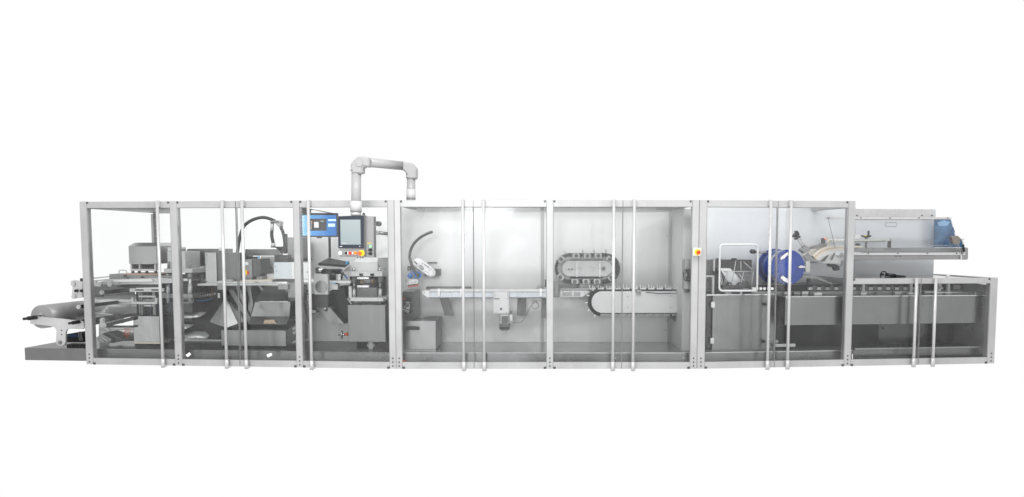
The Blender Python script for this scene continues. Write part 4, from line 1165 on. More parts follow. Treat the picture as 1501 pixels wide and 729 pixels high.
# bay 5 ------------------------------------------------------------
K3 = 5.83
def c3(x, y): return (x / K3 + 790, y / K3 + 355)
T = thing('short_conveyor', 'short light conveyor with clamp plates ending at the chain conveyor', 'conveyor', (830, 437, .8))
part('rail_body', G().pr([c3(*p) for p in [(125, 412), (400, 412), (436, 418), (436, 426), (372, 470), (125, 472)]], .74, .82), PLATE, T, bevel=.002)
part('top_strip', G().bx(819.4, 422.6, 868, 425.2, .72, .84), PLATEM, T)
for x0, x1 in ((825, 838), (841.4, 850.6)):
    part('side_panel', G().bx(x0, 428.6, x1, 434.2, .732, .739), PLATEM, T)
for x in (822.6, 839.6):
    part('clamp', G().bx(x - 1.5, 424.4, x + 1.5, 435.4, .72, .731), PLATE, T, bevel=.001)
    part('clamp_screw', G().cy(x, 427.6, .5, .716, .72, 8).cy(x, 433, .5, .716, .72, 8), BOLT, T)
part('end_screw', G().cy(857.4, 429.6, .7, .733, .74, 8), BOLT, T)
part('sensor_block', G().bx(811.2, 413, 819.4, 436, .66, .76), STEELV, T, bevel=.006)
part('black_block', G().bx(798.8, 410.4, 801.4, 421.4, .7, .78), BLACK, T)
part('guide_bar', G().bx(820, 418.6, 844, 421, .7, .74), MIDD, T)

GRIPM = metal('gripper_grey', 168, .4, .4, (3, 3, 3), .06)
T = thing('racetrack_carousel', 'racetrack shaped carousel of grippers with a dark rim in the fifth bay', 'carousel', (861, 417, .8))
part('dark_rim', G().pr(stadium(835.6, 886.8, 393.6, 22.3, 18), .88, .98), STEELD, T, bevel=.002)
part('track_plate', G().pr(stadium(833.8, 884, 393.4, 16.8, 18), .84, .879), PLATEM, T, bevel=.002)
part('centre_plate', G().pr(stadium(835.6, 886, 394.0, 11.6, 18), .78, .839), GRIPM, T, bevel=.003)
for x in (845.6, 879.2):
    part('clamp_strip', G().bx(x - 1.2, 382.6, x + 1.2, 406.2, .768, .779), PLATE, T, bevel=.001)
    for y in (385, 394, 403.6): part('screw', G().cy(x, y, .5, .764, .768, 8), BOLT, T)
part('round_grille', G().cy(884.8, 394, 3.8, .774, .779, 24), PLATEM, T)
part('grille_hub', G().cy(884.8, 394, 2.2, .770, .774, 10), MIDD, T)
g = G().pr(rrect(831.6, 393.2, 840.4, 396.8, 1.7), .775, .779)
part('slot', g, PLATEM, T)
part('slot_hole', G().cy(834, 395, .9, .771, .775, 10).cy(838.4, 395, .9, .771, .775, 10), DARK, T)
for x, y in ((851, 394.6), (849, 392.6), (853, 392.6), (850.8, 397.4), (870.4, 394.6), (868, 392.8), (872.6, 392.8), (870.2, 397.2), (829.4, 395), (842, 395)):
    part('screw', G().cy(x, y, .6, .774, .779, 8), BOLT, T)
part('painted_shadow_bar', G().bx(835.6, 380.8, 884, 382.4, .80, .838), MIDD, T)  # this bar and the next paint shadow along the centre plate
part('painted_shadow_bar', G().bx(836, 406.4, 884, 408, .80, .838), DARK, T)
def gripper(px, py, ang):
    """block with round boss, side jaw and socket screw, turned about its centre"""
    c, s_ = math.cos(math.radians(ang)), math.sin(math.radians(ang))
    def rt(x, y): return (px + x * c - y * s_, py + x * s_ + y * c)
    gp = part('gripper', G().pr([rt(*p) for p in [(-4.8, -3.4), (4.6, -3.4), (5.2, 2.2), (4.6, 4), (-4.6, 4), (-5.6, 1)]], .775, .835), GRIPM, T, bevel=.002)
    part('boss', G().cy(px, py, 2.7, .755, .774, 20).ring(P(px, py, .754), 2.1 * S(px, .75), .002, (0, 1, 0), 20, 6), MIDD, gp)
    part('jaw', G().pr([rt(*p) for p in [(-7.6, -3.6), (-5.4, -3.6), (-5.2, 1.6), (-7.2, 1.6)]], .80, .835), MIDD, gp)
    g = G().pr([rt(*p) for p in [(5.6, -1.6), (7.2, -1.6), (7.0, 2.4), (5.4, 2.4)]], .80, .84)
    part('jaw', g, STEELD, gp)
for x, y, a in ((844.8, 375.2, 0), (861.2, 375.2, 0), (877.2, 375.2, 0), (842.6, 413.2, 180), (859, 413.2, 180), (875.2, 413.2, 180), (822.6, 380.2, -42), (821.4, 406.6, 222), (894.2, 380.4, 42), (896.4, 407, 138)):
    gripper(x, y, a)
for x in (854.3, 871, 888.4):
    part('post_finger', G().bx(x - .9, 366, x + .9, 371.6, .80, .83), PLATEM, T)
part('post_finger', G().pr([(827, 368.4), (828.4, 367.8), (830.4, 373), (829, 373.6)], .80, .83), PLATEM, T)
part('post_finger', G().pr([(907, 386.4), (912.6, 386.8), (912.6, 388.2), (907, 388.6)], .80, .83), PLATEM, T)
part('drop_plate', G().bx(850.4, 416, 867, 422, .84, .87).bx(868, 416.4, 880, 421.6, .84, .87), PLATEM, T)

T = thing('chain_conveyor', 'rounded steel conveyor with a comb of bright chain grippers on top, in the fifth bay', 'chain conveyor', (930, 460, .7))
part('side_plate', G().pr([(994.6, 427.2)] + [(994.6, 459)] + [(x, y) for x, y in [(883 + 16 * math.cos(t), 443.1 + 16 * math.sin(t)) for t in [math.pi / 2 + math.pi * i / 14 for i in range(15)]]], .66, .72), WALL, T, bevel=.003)
part('chain_band', G().pr([(1006, 423.2), (1006, 426.9), (868, 426.9), (868, 423.2)], .67, .78), DARK, T)
g = G()
for i in range(12):
    t0 = math.pi * .55 + math.pi * .9 * i / 12; t1 = math.pi * .55 + math.pi * .9 * (i + .86) / 12
    g.pr([(883 + r * math.cos(t), 443.1 + r * math.sin(t)) for r, t in ((16.4, t0), (21, t0), (21, t1), (16.4, t1))], .68, .78)
part('chain_turn', g, DARK, T)
part('chain_return', G().bx(883, 459.4, 994, 460.6, .68, .78), MIDD, T)
def comb(x, y, s=1, top=True):
    sg = -1 if top else 1
    g = G()
    g.pr([(x - 4.6, y), (x + 4.6, y), (x + 4.4, y + sg * 2.2), (x - 4.4, y + sg * 1.4)], .66, .74)
    g.pr([(x - 4.4, y + sg * 1.6), (x - 3.2, y + sg * 1.6), (x - 4.0, y + sg * 6.6 * s), (x - 5.0, y + sg * 6.2 * s)], .65, .68)
    g.pr([(x - .6, y + sg * 2), (x + .9, y + sg * 2), (x + .1, y + sg * 5 * s), (x - .7, y + sg * 4.6 * s)], .67, .70)
    g.pr([(x + 2.6, y + sg * 2.2), (x + 4, y + sg * 2.2), (x + 3.0, y + sg * 4.2 * s), (x + 2.0, y + sg * 3.8 * s)], .66, .69)
    return g
for k in range(12):
    x = 868.5 + 12.35 * k
    part('chain_gripper', comb(x, 424.4, 1.0 + .25 * (k > 2)), ALUM, T)
for k in range(9):
    x = 886 + 13 * k
    part('chain_gripper', comb(x, 460.8, .45, False), PLATEM, T)
for a in (120, 150, 178, 205, 232):
    t = math.radians(a)
    x, y = 883 + 21 * math.cos(t), 443.1 + 21 * math.sin(t)
    g = G().pr([(x, y), (x + 3.2 * math.cos(t - .5), y + 3.2 * math.sin(t - .5)), (x + 4.6 * math.cos(t), y + 4.6 * math.sin(t)), (x + 1.6 * math.cos(t + .9), y + 1.6 * math.sin(t + .9))], .66, .70)
    part('chain_gripper', g, PLATE, T)
for x, y in ((920, 434.6), (920, 450.8), (983, 434.6), (983, 450.8)):
    part('screw', G().cy(x, y, .75, .653, .66, 8), BOLT, T)
part('sensor_bracket', G().bx(932.8, 425.2, 940, 428.6, .62, .655).bx(933.4, 428.8, 939.4, 433, .64, .655), PLATEM, T, bevel=.001)
part('black_cable', G().px_tube([(947, 428.8), (960, 430), (965, 430.6), (978, 430.4), (990, 430.2), (996, 427.8)], .6, .63, 8, 6), BLACK, T)
part('black_bar', G().bx(995, 427.2, 1006.6, 429.8, .60, .64), BLACK, T)
part('rear_gusset', G().pr([(983, 456), (994.8, 455), (994.8, 474.6), (983, 467)], .76, .80), STEELD, T)
T = thing('side_drive', 'small grey drive unit with a black ribbed wheel beside the wide double post', 'drive unit', (1007, 428, .4))
part('drive_box', G().bx(1003.4, 380, 1013.0, 424, .12, .29), PLATEM, T, bevel=.003)
c = P(1006.4, 403.6, .10); ax = Vector((.9, .42, 0))
part('wheel', G().cyl(c, c + ax * .03, .078, 32).ring(c, .064, .010, ax, 28, 8), BLACK, T)
part('wheel_hub', G().cyl(c - ax * .02, c - ax * .001, .028, 20), STEEL, T)
part('bracket', G().bx(1004, 424.2, 1012, 429, .15, .2), STEELD, T)

T = thing('emergency_stop', 'red mushroom emergency stop on a pale box fixed to the wide double post', 'emergency stop', (1022, 376, -.06))
bx_ = part('switch_box', G().bx(1016.2, 363.6, 1028, 375.6, -.062, -.002), OFFW, T, bevel=.004)
part('yellow_collar', G().cy(1022.6, 369.8, 4.6, -.070, -.0625, 28), YELLOW, T)
part('red_mushroom', G().cy(1024.0, 370.0, 1.9, -.088, -.0702, 24).cy(1024.4, 370.2, 2.7, -.108, -.088, 24, r2=2.9), RED, T)
for x, y in ((1017.6, 365), (1026.6, 365), (1017.6, 374.2), (1026.6, 374.2)):
    part('screw', G().cy(x, y, .5, -.065, -.0622, 8), BOLT, T)

# ================================================================== BAY 6 (right module)
use(MC)
K4 = 7.675
def c4(x, y): return (x / K4 + 1030, y / K4 + 345)
T = thing('magazine_feeder', 'dark steel card magazine with slanted rods and a white card stack behind the hoop', 'card magazine', (1070, 427, .5))
part('back_box', G().bx(1049, 381, 1101.8, 421.6, .72, .95), STEELD, T, bevel=.002)
part('left_box', G().bx(1034.6, 381.8, 1048.8, 428, .70, .95), MIDD, T, bevel=.002)
part('white_strip', G().bx(1045.8, 381, 1048, 398, .62, .64), PLATE, T)
g = G(); a = [P(*c4(x, y), d) for x, y, d in [(200, 385, .62), (305, 372, .70), (415, 500, .55), (412, 558, .45), (300, 560, .45), (298, 540, .46)]]
part('card_stack', G().pr([c4(*p) for p in [(200, 385), (230, 374), (312, 374), (425, 500), (410, 560), (308, 560)]], .56, .68), WHITE, T, bevel=.002)
for a_, b_ in (((375, 285), (325, 545)), ((285, 400), (260, 560)), ((430, 290), (430, 400)), ((460, 300), (555, 385)), ((460, 420), (430, 545)), ((205, 440), (240, 600)), ((195, 470), (225, 600)), ((375, 440), (440, 540)), ((405, 430), (470, 520))):
    x0, y0 = c4(*a_); x1, y1 = c4(*b_)
    part('guide_rod', G().rod(x0, y0, .50, x1, y1, .46, .55), ALUH, T)
g = G()
for a_, b_ in (((235, 412), (575, 404)), ((575, 404), (545, 590)), ((270, 412), (235, 590)), ((235, 400), (275, 412)), ((560, 404), (545, 370))):
    x0, y0 = c4(*a_); x1, y1 = c4(*b_)
    g.rod(x0, y0, .44, x1, y1, .42, .45)
part('clear_frame', g, PLATE, T)
part('clear_guard', G().pr([c4(*p) for p in [(270, 414), (572, 408), (545, 588), (236, 588)]], .46, .464), ACRYL, T)
for x, y in ((305, 552), (428, 556)):
    p, r = c4(x, y)
    part('roller', G().cy(p, r, 3.0, .42, .5, 18), BLACK, T)
    part('roller_hub', G().cy(p, r, 1.2, .412, .419, 12), PLATEM, T)
part('mesh_wheel', G().ring(P(*c4(485, 550), .5), .042, .008, (0, 1, 0), 26, 6).cy(*c4(485, 550), 3.6, .51, .54, 20), DARK, T)
part('base_bar', G().bx(1060.6, 418.6, 1101, 422.2, .40, .6), STEELD, T)
part('base_block', G().bx(1052, 424, 1062, 432, .5, .6).bx(1090, 427, 1102, 432, .5, .6), BLACK, T)
part('base_leg', G().bx(1085, 427, 1088, 433, .45, .5).bx(1063, 428, 1072, 432, .48, .52), PLATE, T)
part('side_link', G().pr([c4(*p) for p in [(85, 400), (130, 400), (150, 460), (170, 520), (180, 600), (140, 560), (110, 470)]], .55, .6), BLACK, T)
part('top_latch', G().bx(1073.6, 378.8, 1080, 381, .70, .74).bx(1051.4, 379, 1057.4, 381, .70, .74), BLACK, T)
part('arm_bar', G().bx(1035, 404, 1047, 406.4, .5, .53), PLATE, T, bevel=.001)
part('arm_post', G().bx(1044.2, 406.6, 1047, 433.4, .5, .53).bx(1041, 431.4, 1044.1, 433.4, .5, .53), PLATE, T, bevel=.001)

T = thing('guard_hoop', 'rounded rectangular white tube hoop standing in front of the card magazine', 'guard hoop', (1082, 427, .3))
R2 = [(x, y) for x, y in rrect(1055.2, 358.6, 1110.8, 426.4, 5, 6)]
# lean: lower edge sits slightly left
R2 = [(x - (y - 358) * .015, y) for x, y in R2]
pts = [P(x, y, .28) for x, y in R2]; pts = pts + pts[:2]
part('hoop_tube', G().tube(pts, .0125, 10), WHITE, T)
part('latch_block', G().bx(1103, 421.6, 1110, 428.4, .29, .33), OFFW, T, bevel=.002)

T = thing('reel_peg', 'knurled steel peg and thin rod reaching right to the blue reel', 'peg', (1104, 369, .8))
part('peg_head', G().cyl(P(1101, 368.6, .6), P(1106.6, 369.2, .6), .028, 8).cyl(P(1099.4, 368.6, .6), P(1101, 368.6, .6), .018, 8), STEELD, T)
part('peg_rod', G().rod(1106.6, 369.4, .6, 1134, 372, .62, 1.5, 14), STEEL, T)

T = thing('hinged_cabinet', 'brushed steel cabinet door with two pale hinges under the card magazine', 'cabinet', (1090, 513, .3))
part('body', G().bx(1036, 434, 1136.4, 509.4, .42, .98), STEELD, T)
d = part('cabinet_door', G().bx(1044.2, 433.4, 1135.4, 513, .385, .415), STEELV, T, bevel=.002)
for x, y in ((1045.2, 447), (1044.2, 500)):
    hg = part('hinge', G().bx(x - 2.6, y - 4, x - .3, y + 4, .365, .384).bx(x + .3, y - 4, x + 2.4, y + 4, .365, .384).cyl(P(x, y - 5, .372), P(x, y + 5, .372), .006, 10), WHITE, d)
for x, y in ((1122.4, 446.2), (1120.8, 501)):
    kn = part('door_knob', G().cy(x, y, 2.3, .34, .384, 16), MIDD, d)
    part('knob_tip', G().cy(x - .8, y, 1.2, .325, .339, 10), BLACK, kn)
part('rim', G().bx(1036, 431.4, 1136.6, 433.2, .38, .98), STEELB, T)
part('floor_strip', G().bx(1036, 513.4, 1136, 515.6, .36, .38), PLATEM, T)
part('round_stop', G().cy(1138.6, 501, 2.5, .36, .40, 16), STEEL, T)
part('bracket_bar', G().bx(1136.6, 504.4, 1166, 508.8, .30, .34), PLATE, T, bevel=.003)

T = thing('long_machine_body', 'long brushed steel machine body with an open dark bay beneath, right of the cabinet', 'machine body', (1290, 518, .4))
FD = .14
ub0, zt_ = q(1151.2, 435.4, FD); ub1 = q(1442.5, 455, FD)[0]; zb_ = q(1290, 475.4, FD)[1]
zt_ = q(1290, 435.0, FD)[1]
part('fascia', G().B(ub0, ub1, FD, FD + .02, zb_, zt_), STEELV, T, bevel=.002)
part('fascia_side', G().B(ub0, ub0 + .02, FD + .0205, .38, zb_, zt_), STEELD, T)
part('top_edge', G().B(ub0, ub1, FD - .008, FD + .04, zt_ + .0005, zt_ + .012), STEELB, T)
part('deck', G().B(ub0, ub1, FD + .041, .975, zt_ + .0005, zt_ + .008), STEELB, T)
for y in (437.6, 473):
    part('screw', G().cy(1152.8, y, .7, FD - .006, FD, 8), STEELB, T)
def low(x0, x1, y0, y1, d0, d1, m, nm='bay_panel', lab=None): return part(nm, G().bx(x0, y0, x1, y1, d0, d1), m, T, label=lab)
low(1130, 1287.4, 440, 520, .62, .66, DARKC, lab='near black painted shade of the open bay')  # black sheet painting the shade of the open cavity
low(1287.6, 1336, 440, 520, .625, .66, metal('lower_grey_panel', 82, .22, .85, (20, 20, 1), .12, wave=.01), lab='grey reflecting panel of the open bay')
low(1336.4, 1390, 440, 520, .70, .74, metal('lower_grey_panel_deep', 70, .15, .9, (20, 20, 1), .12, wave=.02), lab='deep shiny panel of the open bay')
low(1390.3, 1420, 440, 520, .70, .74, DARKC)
part('side_panel', G().B(ub1 - .001, ub1 + .03, .385, .98, ZP + .004, zb_ - .003), STEELD, T) if False else None
part('bay_floor', G().B(q(1250, 520, .15)[0] + .01, ub1, .15, .70, ZP - .004, ZP), STEELD, T)
part('end_skin', G().B(j0 + .010, j0 + .022, .10, 1.45, ZB + .03, zl - .09), metal('end_skin_steel', 170, .3, .8, (3, 3, 20), .1), T)
part('toe_plate', G().B(q(1252, 525, .15)[0], ub1, .172, .184, ZB + .02, ZP + .001), PLINF, T)
part('inner_post', G().bx(1236, 476, 1240.6, 518, .40, .46), STEEL, T)
part('shelf_edge', G().B(q(1253, 518, .15)[0], ub1, .15, .17, ZP + .0005, ZP + .022), PLATEM, T)
for x0, x1 in ((1254, 1346), (1350, 1444)):
    part('drip_channel', G().bx(x0, 521, x1, 523.2, .12, .145).bx(x0, 525.6, x1, 527.4, .10, .145), STEELD, T)
part('fascia_plug', G().cy(1294.8, 481.8, 1.3, .615, .624, 10), DARKC, T)

# blue reel
T = thing('blue_reel', 'big royal blue reel with silver clamps in the sixth bay', 'reel', (1155, 417, .45))
uR, zR = q(1155, 392, .40)
r = 24.6 * S(1155, .4)
part('front_flange', G().cyl((uR, .40, zR), (uR, .425, zR), r, 56), BLUE, T, bevel=.002)
part('raised_hub', G().cyl((uR - .02, .392, zR), (uR - .02, .3995, zR), r * .55, 8), plain('blue_hub', (18, 60, 158), .2), T)
part('drum', G().cyl((uR, .5205, zR), (uR, .80, zR), r * .97, 48), BLUE, T)
part('drum_band', G().cyl((uR, .4255, zR), (uR, .52, zR), r * .965, 48), PLATE, T)
part('rear_flange', G().cyl((uR, .8005, zR), (uR, .84, zR), r * 1.04, 56), BLUE, T, bevel=.002)
g = G()
part('clamp', G().pr([(1143.4, 378.4), (1154, 369.6), (1156.6, 373), (1150, 378.6), (1144.8, 381)], .37, .40), STEELB, T, bevel=.002)
part('clamp', G().pr([(1144, 407.6), (1146.6, 404), (1156, 409.4), (1161, 415), (1159.6, 416.8), (1150, 413.4)], .37, .40), STEELB, T, bevel=.002)
part('clamp', G().pr([(1169.8, 391.6), (1173, 389.6), (1180, 390), (1180, 392.6), (1173, 393)], .37, .40), STEELB, T, bevel=.001)
part('axle', G().cyl((uR, .385, zR), (uR, .3918, zR), .035, 20), plain('blue_axle', (24, 60, 175), .3), T)

T = thing('tilted_gripper', 'tilted pair of steel rods with a dark clamp at the top, above the blue reel', 'gripper', (1176, 370, .5))
for o_ in (0, 3.4): part('rod', G().rod(1168.6 + o_, 349.4 - o_ * .4, .5, 1177 + o_, 363.4 - o_ * .4, .5, .9), ALUH, T)
part('clamp_head', G().pr([(1162.4, 346.6), (1167.6, 341), (1167, 338.8), (1169.4, 338.4), (1172.6, 343.6), (1170.6, 346), (1166, 348.6)], .47, .53), BLACK, T, bevel=.002)
part('clamp_bar', G().pr([(1165.4, 350), (1172.4, 345.4), (1174.2, 347), (1167, 352)], .48, .52), STEELD, T)
part('lower_mount', G().pr([(1173, 366.4), (1180.6, 361), (1187.4, 362.6), (1188, 368), (1180, 371.6)], .46, .54), PLATEM, T, bevel=.002)

T = thing('film_chute', 'curved chute of beige layered film on a steel carrier above the chain strip', 'film chute', (1215, 383, .6))
top = [(1190.6, 374), (1198, 367), (1206, 362.2), (1214, 360.2), (1226, 359.4), (1245, 359.4), (1262, 359.6)]
for k, (m, dy) in enumerate(((CREAM, 1.0), (plain('tan_web', (206, 188, 168), .5), 3.4), (CREAM, 5.0), (OFFW, 7.2))):
    th = (2.2, 1.4, 2.0, 5.4)[k]
    up = [(x + dy * .75, y + dy) for x, y in top]; lo = [(x + (dy + th) * .75, y + dy + th) for x, y in top]
    part('web_layer', G().pr(up + lo[::-1], .55, .85), m, T)
part('upper_bar', G().pr([(1186, 363), (1197, 359.6), (1212, 358), (1212, 361), (1198, 364.4), (1187, 366)], .6, .64), STEEL, T, bevel=.001)
part('carrier', G().pr([(1201, 384), (1208, 376), (1226, 373), (1262, 371.6), (1262, 381.6), (1236, 382), (1233, 387), (1206, 386.4)], .52, .545), PLATE, T, bevel=.002)
part('white_rail', G().bx(1225, 370, 1262, 374.2, .50, .519), WHITE, T, bevel=.001)
part('nose_plate', G().pr([(1178, 377), (1184.6, 371), (1194, 380.6), (1204, 382.6), (1200, 384.6), (1184, 383)], .5, .53), PLATEM, T, bevel=.002)
part('nose_bracket', G().bx(1181, 382.6, 1187.4, 399, .5, .54).bx(1177.6, 392, 1180.9, 394, .5, .53), PLATE, T, bevel=.002)
part('linkage', G().pr([(1204, 382), (1210, 377), (1213.6, 376), (1209, 383), (1205, 384)], .505, .515).rod(1210, 377.6, .5, 1214, 374.4, .5, .8).rod(1219, 381, .5, 1223, 371.6, .5, .8), MIDD, T)
for x in (1228.6, 1232): part('screw', G().cy(x, 377, .7, .512, .519, 8), BOLT, T)
part('dark_sensor', G().pr([(1214, 386.6), (1225, 387.4), (1230, 390), (1231, 396.4), (1224, 397), (1221.4, 392.4), (1215, 390.6)], .5, .55), BLACK, T, bevel=.002)
part('sensor_cable', G().px_tube([(1228, 392), (1232, 390), (1234, 387), (1234.4, 382)], .5, .5, 6, 5), BLACK, T)
T = thing('photo_sensor', 'small grey sensor with an orange light standing on the beige chute', 'sensor', (1209, 358, .6))
part('sensor_body', G().bx(1205.4, 349.2, 1210, 357.6, .6, .64), MIDD, T, bevel=.001)
part('sensor_foot', G().bx(1203.6, 357, 1212.6, 358.4, .58, .66), PLATEM, T)
part('led', G().ball(P(1209.4, 350, .597), .009), LED, T)
part('cable', G().px_tube([(1210, 351), (1213.6, 350.6), (1215, 353), (1214, 356.6)], .35, .61, 6, 5), YELLOW, T)

T = thing('transfer_linkage', 'low steel lever linkage right of the blue reel', 'linkage', (1190, 417, .5))
part('lever', G().pr([(1176, 404), (1193, 403), (1196, 404.4), (1221, 416), (1219, 417.6), (1196, 409), (1176, 407.6)], .5, .54), PLATEM, T, bevel=.002)
part('lever_pivot', G().bx(1184.6, 407.8, 1188.6, 417, .52, .56), STEELD, T)
part('upper_link', G().bx(1178, 402.6, 1190, 404.6, .54, .58), MIDD, T)

T = thing('transport_chain', 'dark transport chain with bright square links running behind the right doors', 'transport chain', (1290, 429, .5))
part('chain_bed', G().bx(1116, 417.4, 1421, 426.6, .62, .72), DARK, T)
part('lower_rail', G().bx(1138, 426.8, 1421, 430.6, .56, .70), PLATEM, T)
part('upper_rail', G().bx(1120, 414.6, 1262, 417, .64, .7), MIDD, T)
for k in range(20):
    x = 1188 + 12.7 * k
    if x > 1344: break
    part('chain_link', G().bx(x - 3, 421.4, x + 3, 425.4, .59, .619), PLATE, T, bevel=.001)
    part('link_pin', G().bx(x + 3.6, 419, x + 8.6, 426.2, .585, .619), MIDD, T, bevel=.001)
for k, x in enumerate((1150, 1164, 1176, 1188, 1262, 1285, 1312)):
    part('low_plate', G().bx(x, 427.6 + k % 2, x + 9, 431.6, .50, .55), (PLATE, STEEL)[k % 2], T, bevel=.001)
part('bright_plate', G().bx(1194, 429.4, 1205, 432.6, .46, .52), WHITE, T)
for x in (1266, 1336, 1345, 1378, 1391):
    part('upright', G().bx(x - 1.8, 415, x + 1.8, 431.6, .5, .54), PLATE, T, bevel=.001)
    part('upright_foot', G().bx(x - 3.4, 429.4, x + 3.4, 432, .49, .55), WHITE, T, bevel=.001)
g = G()
for k in range(6):
    x = 1104 + 5.6 * k
    g.cy(x, 423.4, 2.1, .55, .6, 12)
part('bright_coupling', g, STEELB, T)
part('feed_plate', G().bx(1098, 427.6, 1136, 431.2, .5, .7), PLATEM, T)
part('push_rod', G().rod(1356, 428.4, .3, 1430, 430.4, .3, .9), ALUH, T)
part('rod_knob', G().ball(P(1430.6, 430.6, .3), .019), ALUH, T)
part('rod_block', G().bx(1355, 427, 1364, 432, .47, .52).bx(1372, 420, 1381, 424, .5, .54).bx(1398, 418, 1408, 424.4, .55, .6), PLATEM, T, bevel=.001)
part('cross_lever', G().pr([(1374, 426), (1381, 421.4), (1383, 422.4), (1376, 427.6)], .47, .49), PLATE, T)
T = thing('rod_and_wheel', 'dark steel rod with a ringed end lying behind the top rail of the low frame', 'shaft', (1305, 407, .7))
part('ring_end', G().ring(P(1295, 402.6, .62), .040, .008, (0, 1, .2), 26, 8).cy(1295, 402.6, 1.6, .61, .64, 12), STEELD, T)
part('shaft', G().rod(1298, 403.4, .62, 1327, 406, .62, 1.6, 14).rod(1300, 402.8, .61, 1312, 404, .61, 2.1, 14), STEELD, T)

# hood section on the right
T = thing('clear_hood', 'clear hinged hood between two bolted rails at the right end of the line', 'hood', (1325, 382, .5))
part('upper_rail', G().bx(1213.6, 318.4, 1394.5, 321.4, .56, .62), PLATE, T, bevel=.001)
for x in (1215.4, 1262.4, 1305, 1347.4, 1389.6):
    part('bolt', G().cy(x, 319.6, .8, .552, .56, 8), BOLT, T)
part('lower_rail', G().pr([(1251, 369.6), (1409, 371.6), (1418.6, 363), (1419.2, 379), (1417.6, 380.8), (1251, 382)], .42, .50) if False else G().bx(1236, 370.6, 1411, 374.4, .42, .5), ALUH, T, bevel=.002)
part('lower_channel', G().bx(1251, 374.6, 1418, 380.8, .43, .5), PLATEM, T, bevel=.002)
for x in (1273.2, 1316.6, 1359.6, 1402.6):
    part('bolt', G().cy(x, 371.6, .8, .412, .42, 8), BOLT, T)
for x in (1313.8, 1320): part('small_bolt', G().cy(x, 375.8, .7, .422, .43, 8), BOLT, T)
part('end_plate', G().pr([(1410.6, 363), (1418, 363), (1419.2, 364.4), (1419, 379), (1417.4, 380.9), (1410.6, 381)], .40, .429), PLATEM, T, bevel=.002)
part('end_fitting', G().cy(1413.4, 372.6, 1.6, .39, .40, 14).bx(1408.6, 373.4, 1410.4, 380.6, .41, .419), WHITE, T)
part('inner_bed', G().bx(1251, 363.4, 1411, 370.4, .54, .74), PLATEM, T, bevel=.002)
sh = G()
g = sheet(G(), [[(1214, 321.4, .565), (1300, 321.4, .565), (1394, 321.6, .565)], [(1225, 369.8, .44), (1300, 369.8, .44), (1410, 370.4, .44)]], .005, False)
part('hood_pane', g, ACRYL, T)
g = G().rod(1213.8, 320, .55, 1224.4, 364, .46, .4)
part('thin_cord', g, SEAL, T)
part('front_clip', G().px_tube([(1369, 360.6), (1393.6, 360.6), (1393.6, 369)], .35, .43, 6, 2), PIPE, T)
BLUEP = metal('blue_masked_sheet', (52, 92, 128), .3, .2, (2, 2, 3), .35, wave=.03, blotch=.35)
T2 = T
part('blue_end_sheet', G().pr([(1369.6, 321.8), (1393.6, 321.8), (1400.6, 347), (1411.4, 352), (1411.6, 362.8), (1369.2, 362.8)], .86, .87), BLUEP, T)
part('blue_fold', G().pr([(1374, 326), (1384, 323), (1393, 326), (1388, 331), (1376, 332)], .852, .859), metal('pale_blue_fold', (120, 155, 190), .2, .3, (2, 2, 3), .3, wave=.03), T)
part('blue_brace', G().pr([(1381.6, 360.6), (1397.6, 333), (1399.6, 340), (1388, 362.6)], .852, .859), metal('deep_blue_fold', (34, 74, 118), .3, .2, blotch=.2), T)
T = thing('hood_handle_box', 'brown grey faceted block on a thin stalk beside the black gas spring of the hood', 'handle', (1402, 372, .3))
part('block', G().pr([(1394.8, 346.8), (1404, 345.8), (1408.4, 349.6), (1407.6, 356.6), (1404.6, 358.8), (1398, 358.4)], .34, .40), metal('brown_grey_block', (128, 122, 116), .5, .3, (20, 2, 20), .2), T, bevel=.002)
part('stalk', G().rod(1403.6, 358.6, .37, 1407, 370, .41, .45), PIPE, T)
T = thing('gas_spring', 'short black gas spring with chrome ends at the right end of the hood', 'gas spring', (1412.6, 374, .36))
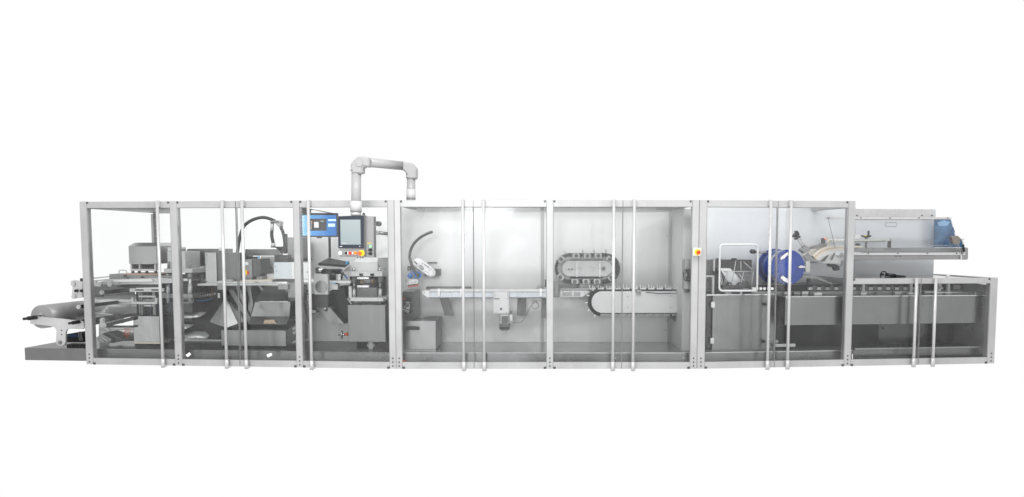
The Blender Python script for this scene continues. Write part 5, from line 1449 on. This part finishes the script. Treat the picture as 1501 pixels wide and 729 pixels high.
part('cylinder', G().rod(1411.8, 359, .38, 1413, 369, .38, 1.5, 14), BLACK, T)
part('chrome_rod', G().rod(1410, 350.6, .38, 1411.8, 359, .38, .9, 12).rod(1409, 351, .38, 1413, 350.6, .38, .8), ALUH, T)
part('ball_end', G().ball(P(1413.4, 371, .375), .013), STEELB, T)

T = thing('clamp_screw_arm', 'pale flat arm with a black and yellow T knob inside the clear hood', 'clamping arm', (1270, 363, .7))
part('flat_arm', G().pr([(1220, 351.6), (1300, 350.8), (1310, 351.4), (1310, 352.6), (1290, 353.6), (1220, 354.6)], .70, .78), metal('greenish_arm', (196, 200, 192), .4, .3), T, bevel=.002)
part('white_tube', G().rod(1213, 352.8, .80, 1297, 352.2, .80, 2.2, 20), OFFW, T)
part('white_block', G().bx(1253.4, 343.6, 1261.6, 350.6, .7, .76), OFFW, T, bevel=.002)
part('knob_bar', G().pr([(1263.6, 345), (1277, 345), (1277.6, 347), (1272.6, 348.6), (1270.4, 350.6), (1268.4, 348.4), (1263.6, 346.8)], .71, .74), BLACK, T, bevel=.002)
part('knob_handle', G().bx(1272.4, 338.4, 1274.8, 345, .715, .735), BLACK, T, bevel=.002)
part('yellow_mark', G().bx(1266, 345.2, 1271, 346.4, .705, .709), YELLOW, T)
part('spindle', G().bx(1269, 354.8, 1271, 363.4, .72, .74), MIDD, T)
part('round_knob', G().cy(1258, 360, 3.0, .70, .73, 18), BLACK, T)
part('support_pin', G().bx(1302, 353.8, 1304, 363.4, .72, .74).bx(1305.2, 350, 1306.4, 363.4, .74, .76), STEELD, T)
part('slot_strip', G().bx(1297, 364.2, 1320, 365.8, .53, .539).bx(1253, 364.4, 1257, 365.6, .53, .539), SEAL, T)
for x in (1270.6, 1280.4): part('screw', G().cy(x, 365, .7, .53, .539, 8), BOLT, T)
T = thing('table_knob', 'small white knob on the clear top of the low frame', 'knob', (1389.4, 405, .9))
part('knob_cap', G().cyl(P(1389.4, 406.6, .6), P(1389.4, 404, .6), .022, 18, .026).ball(P(1389.4, 403.8, .6), .018), WHITE, T)
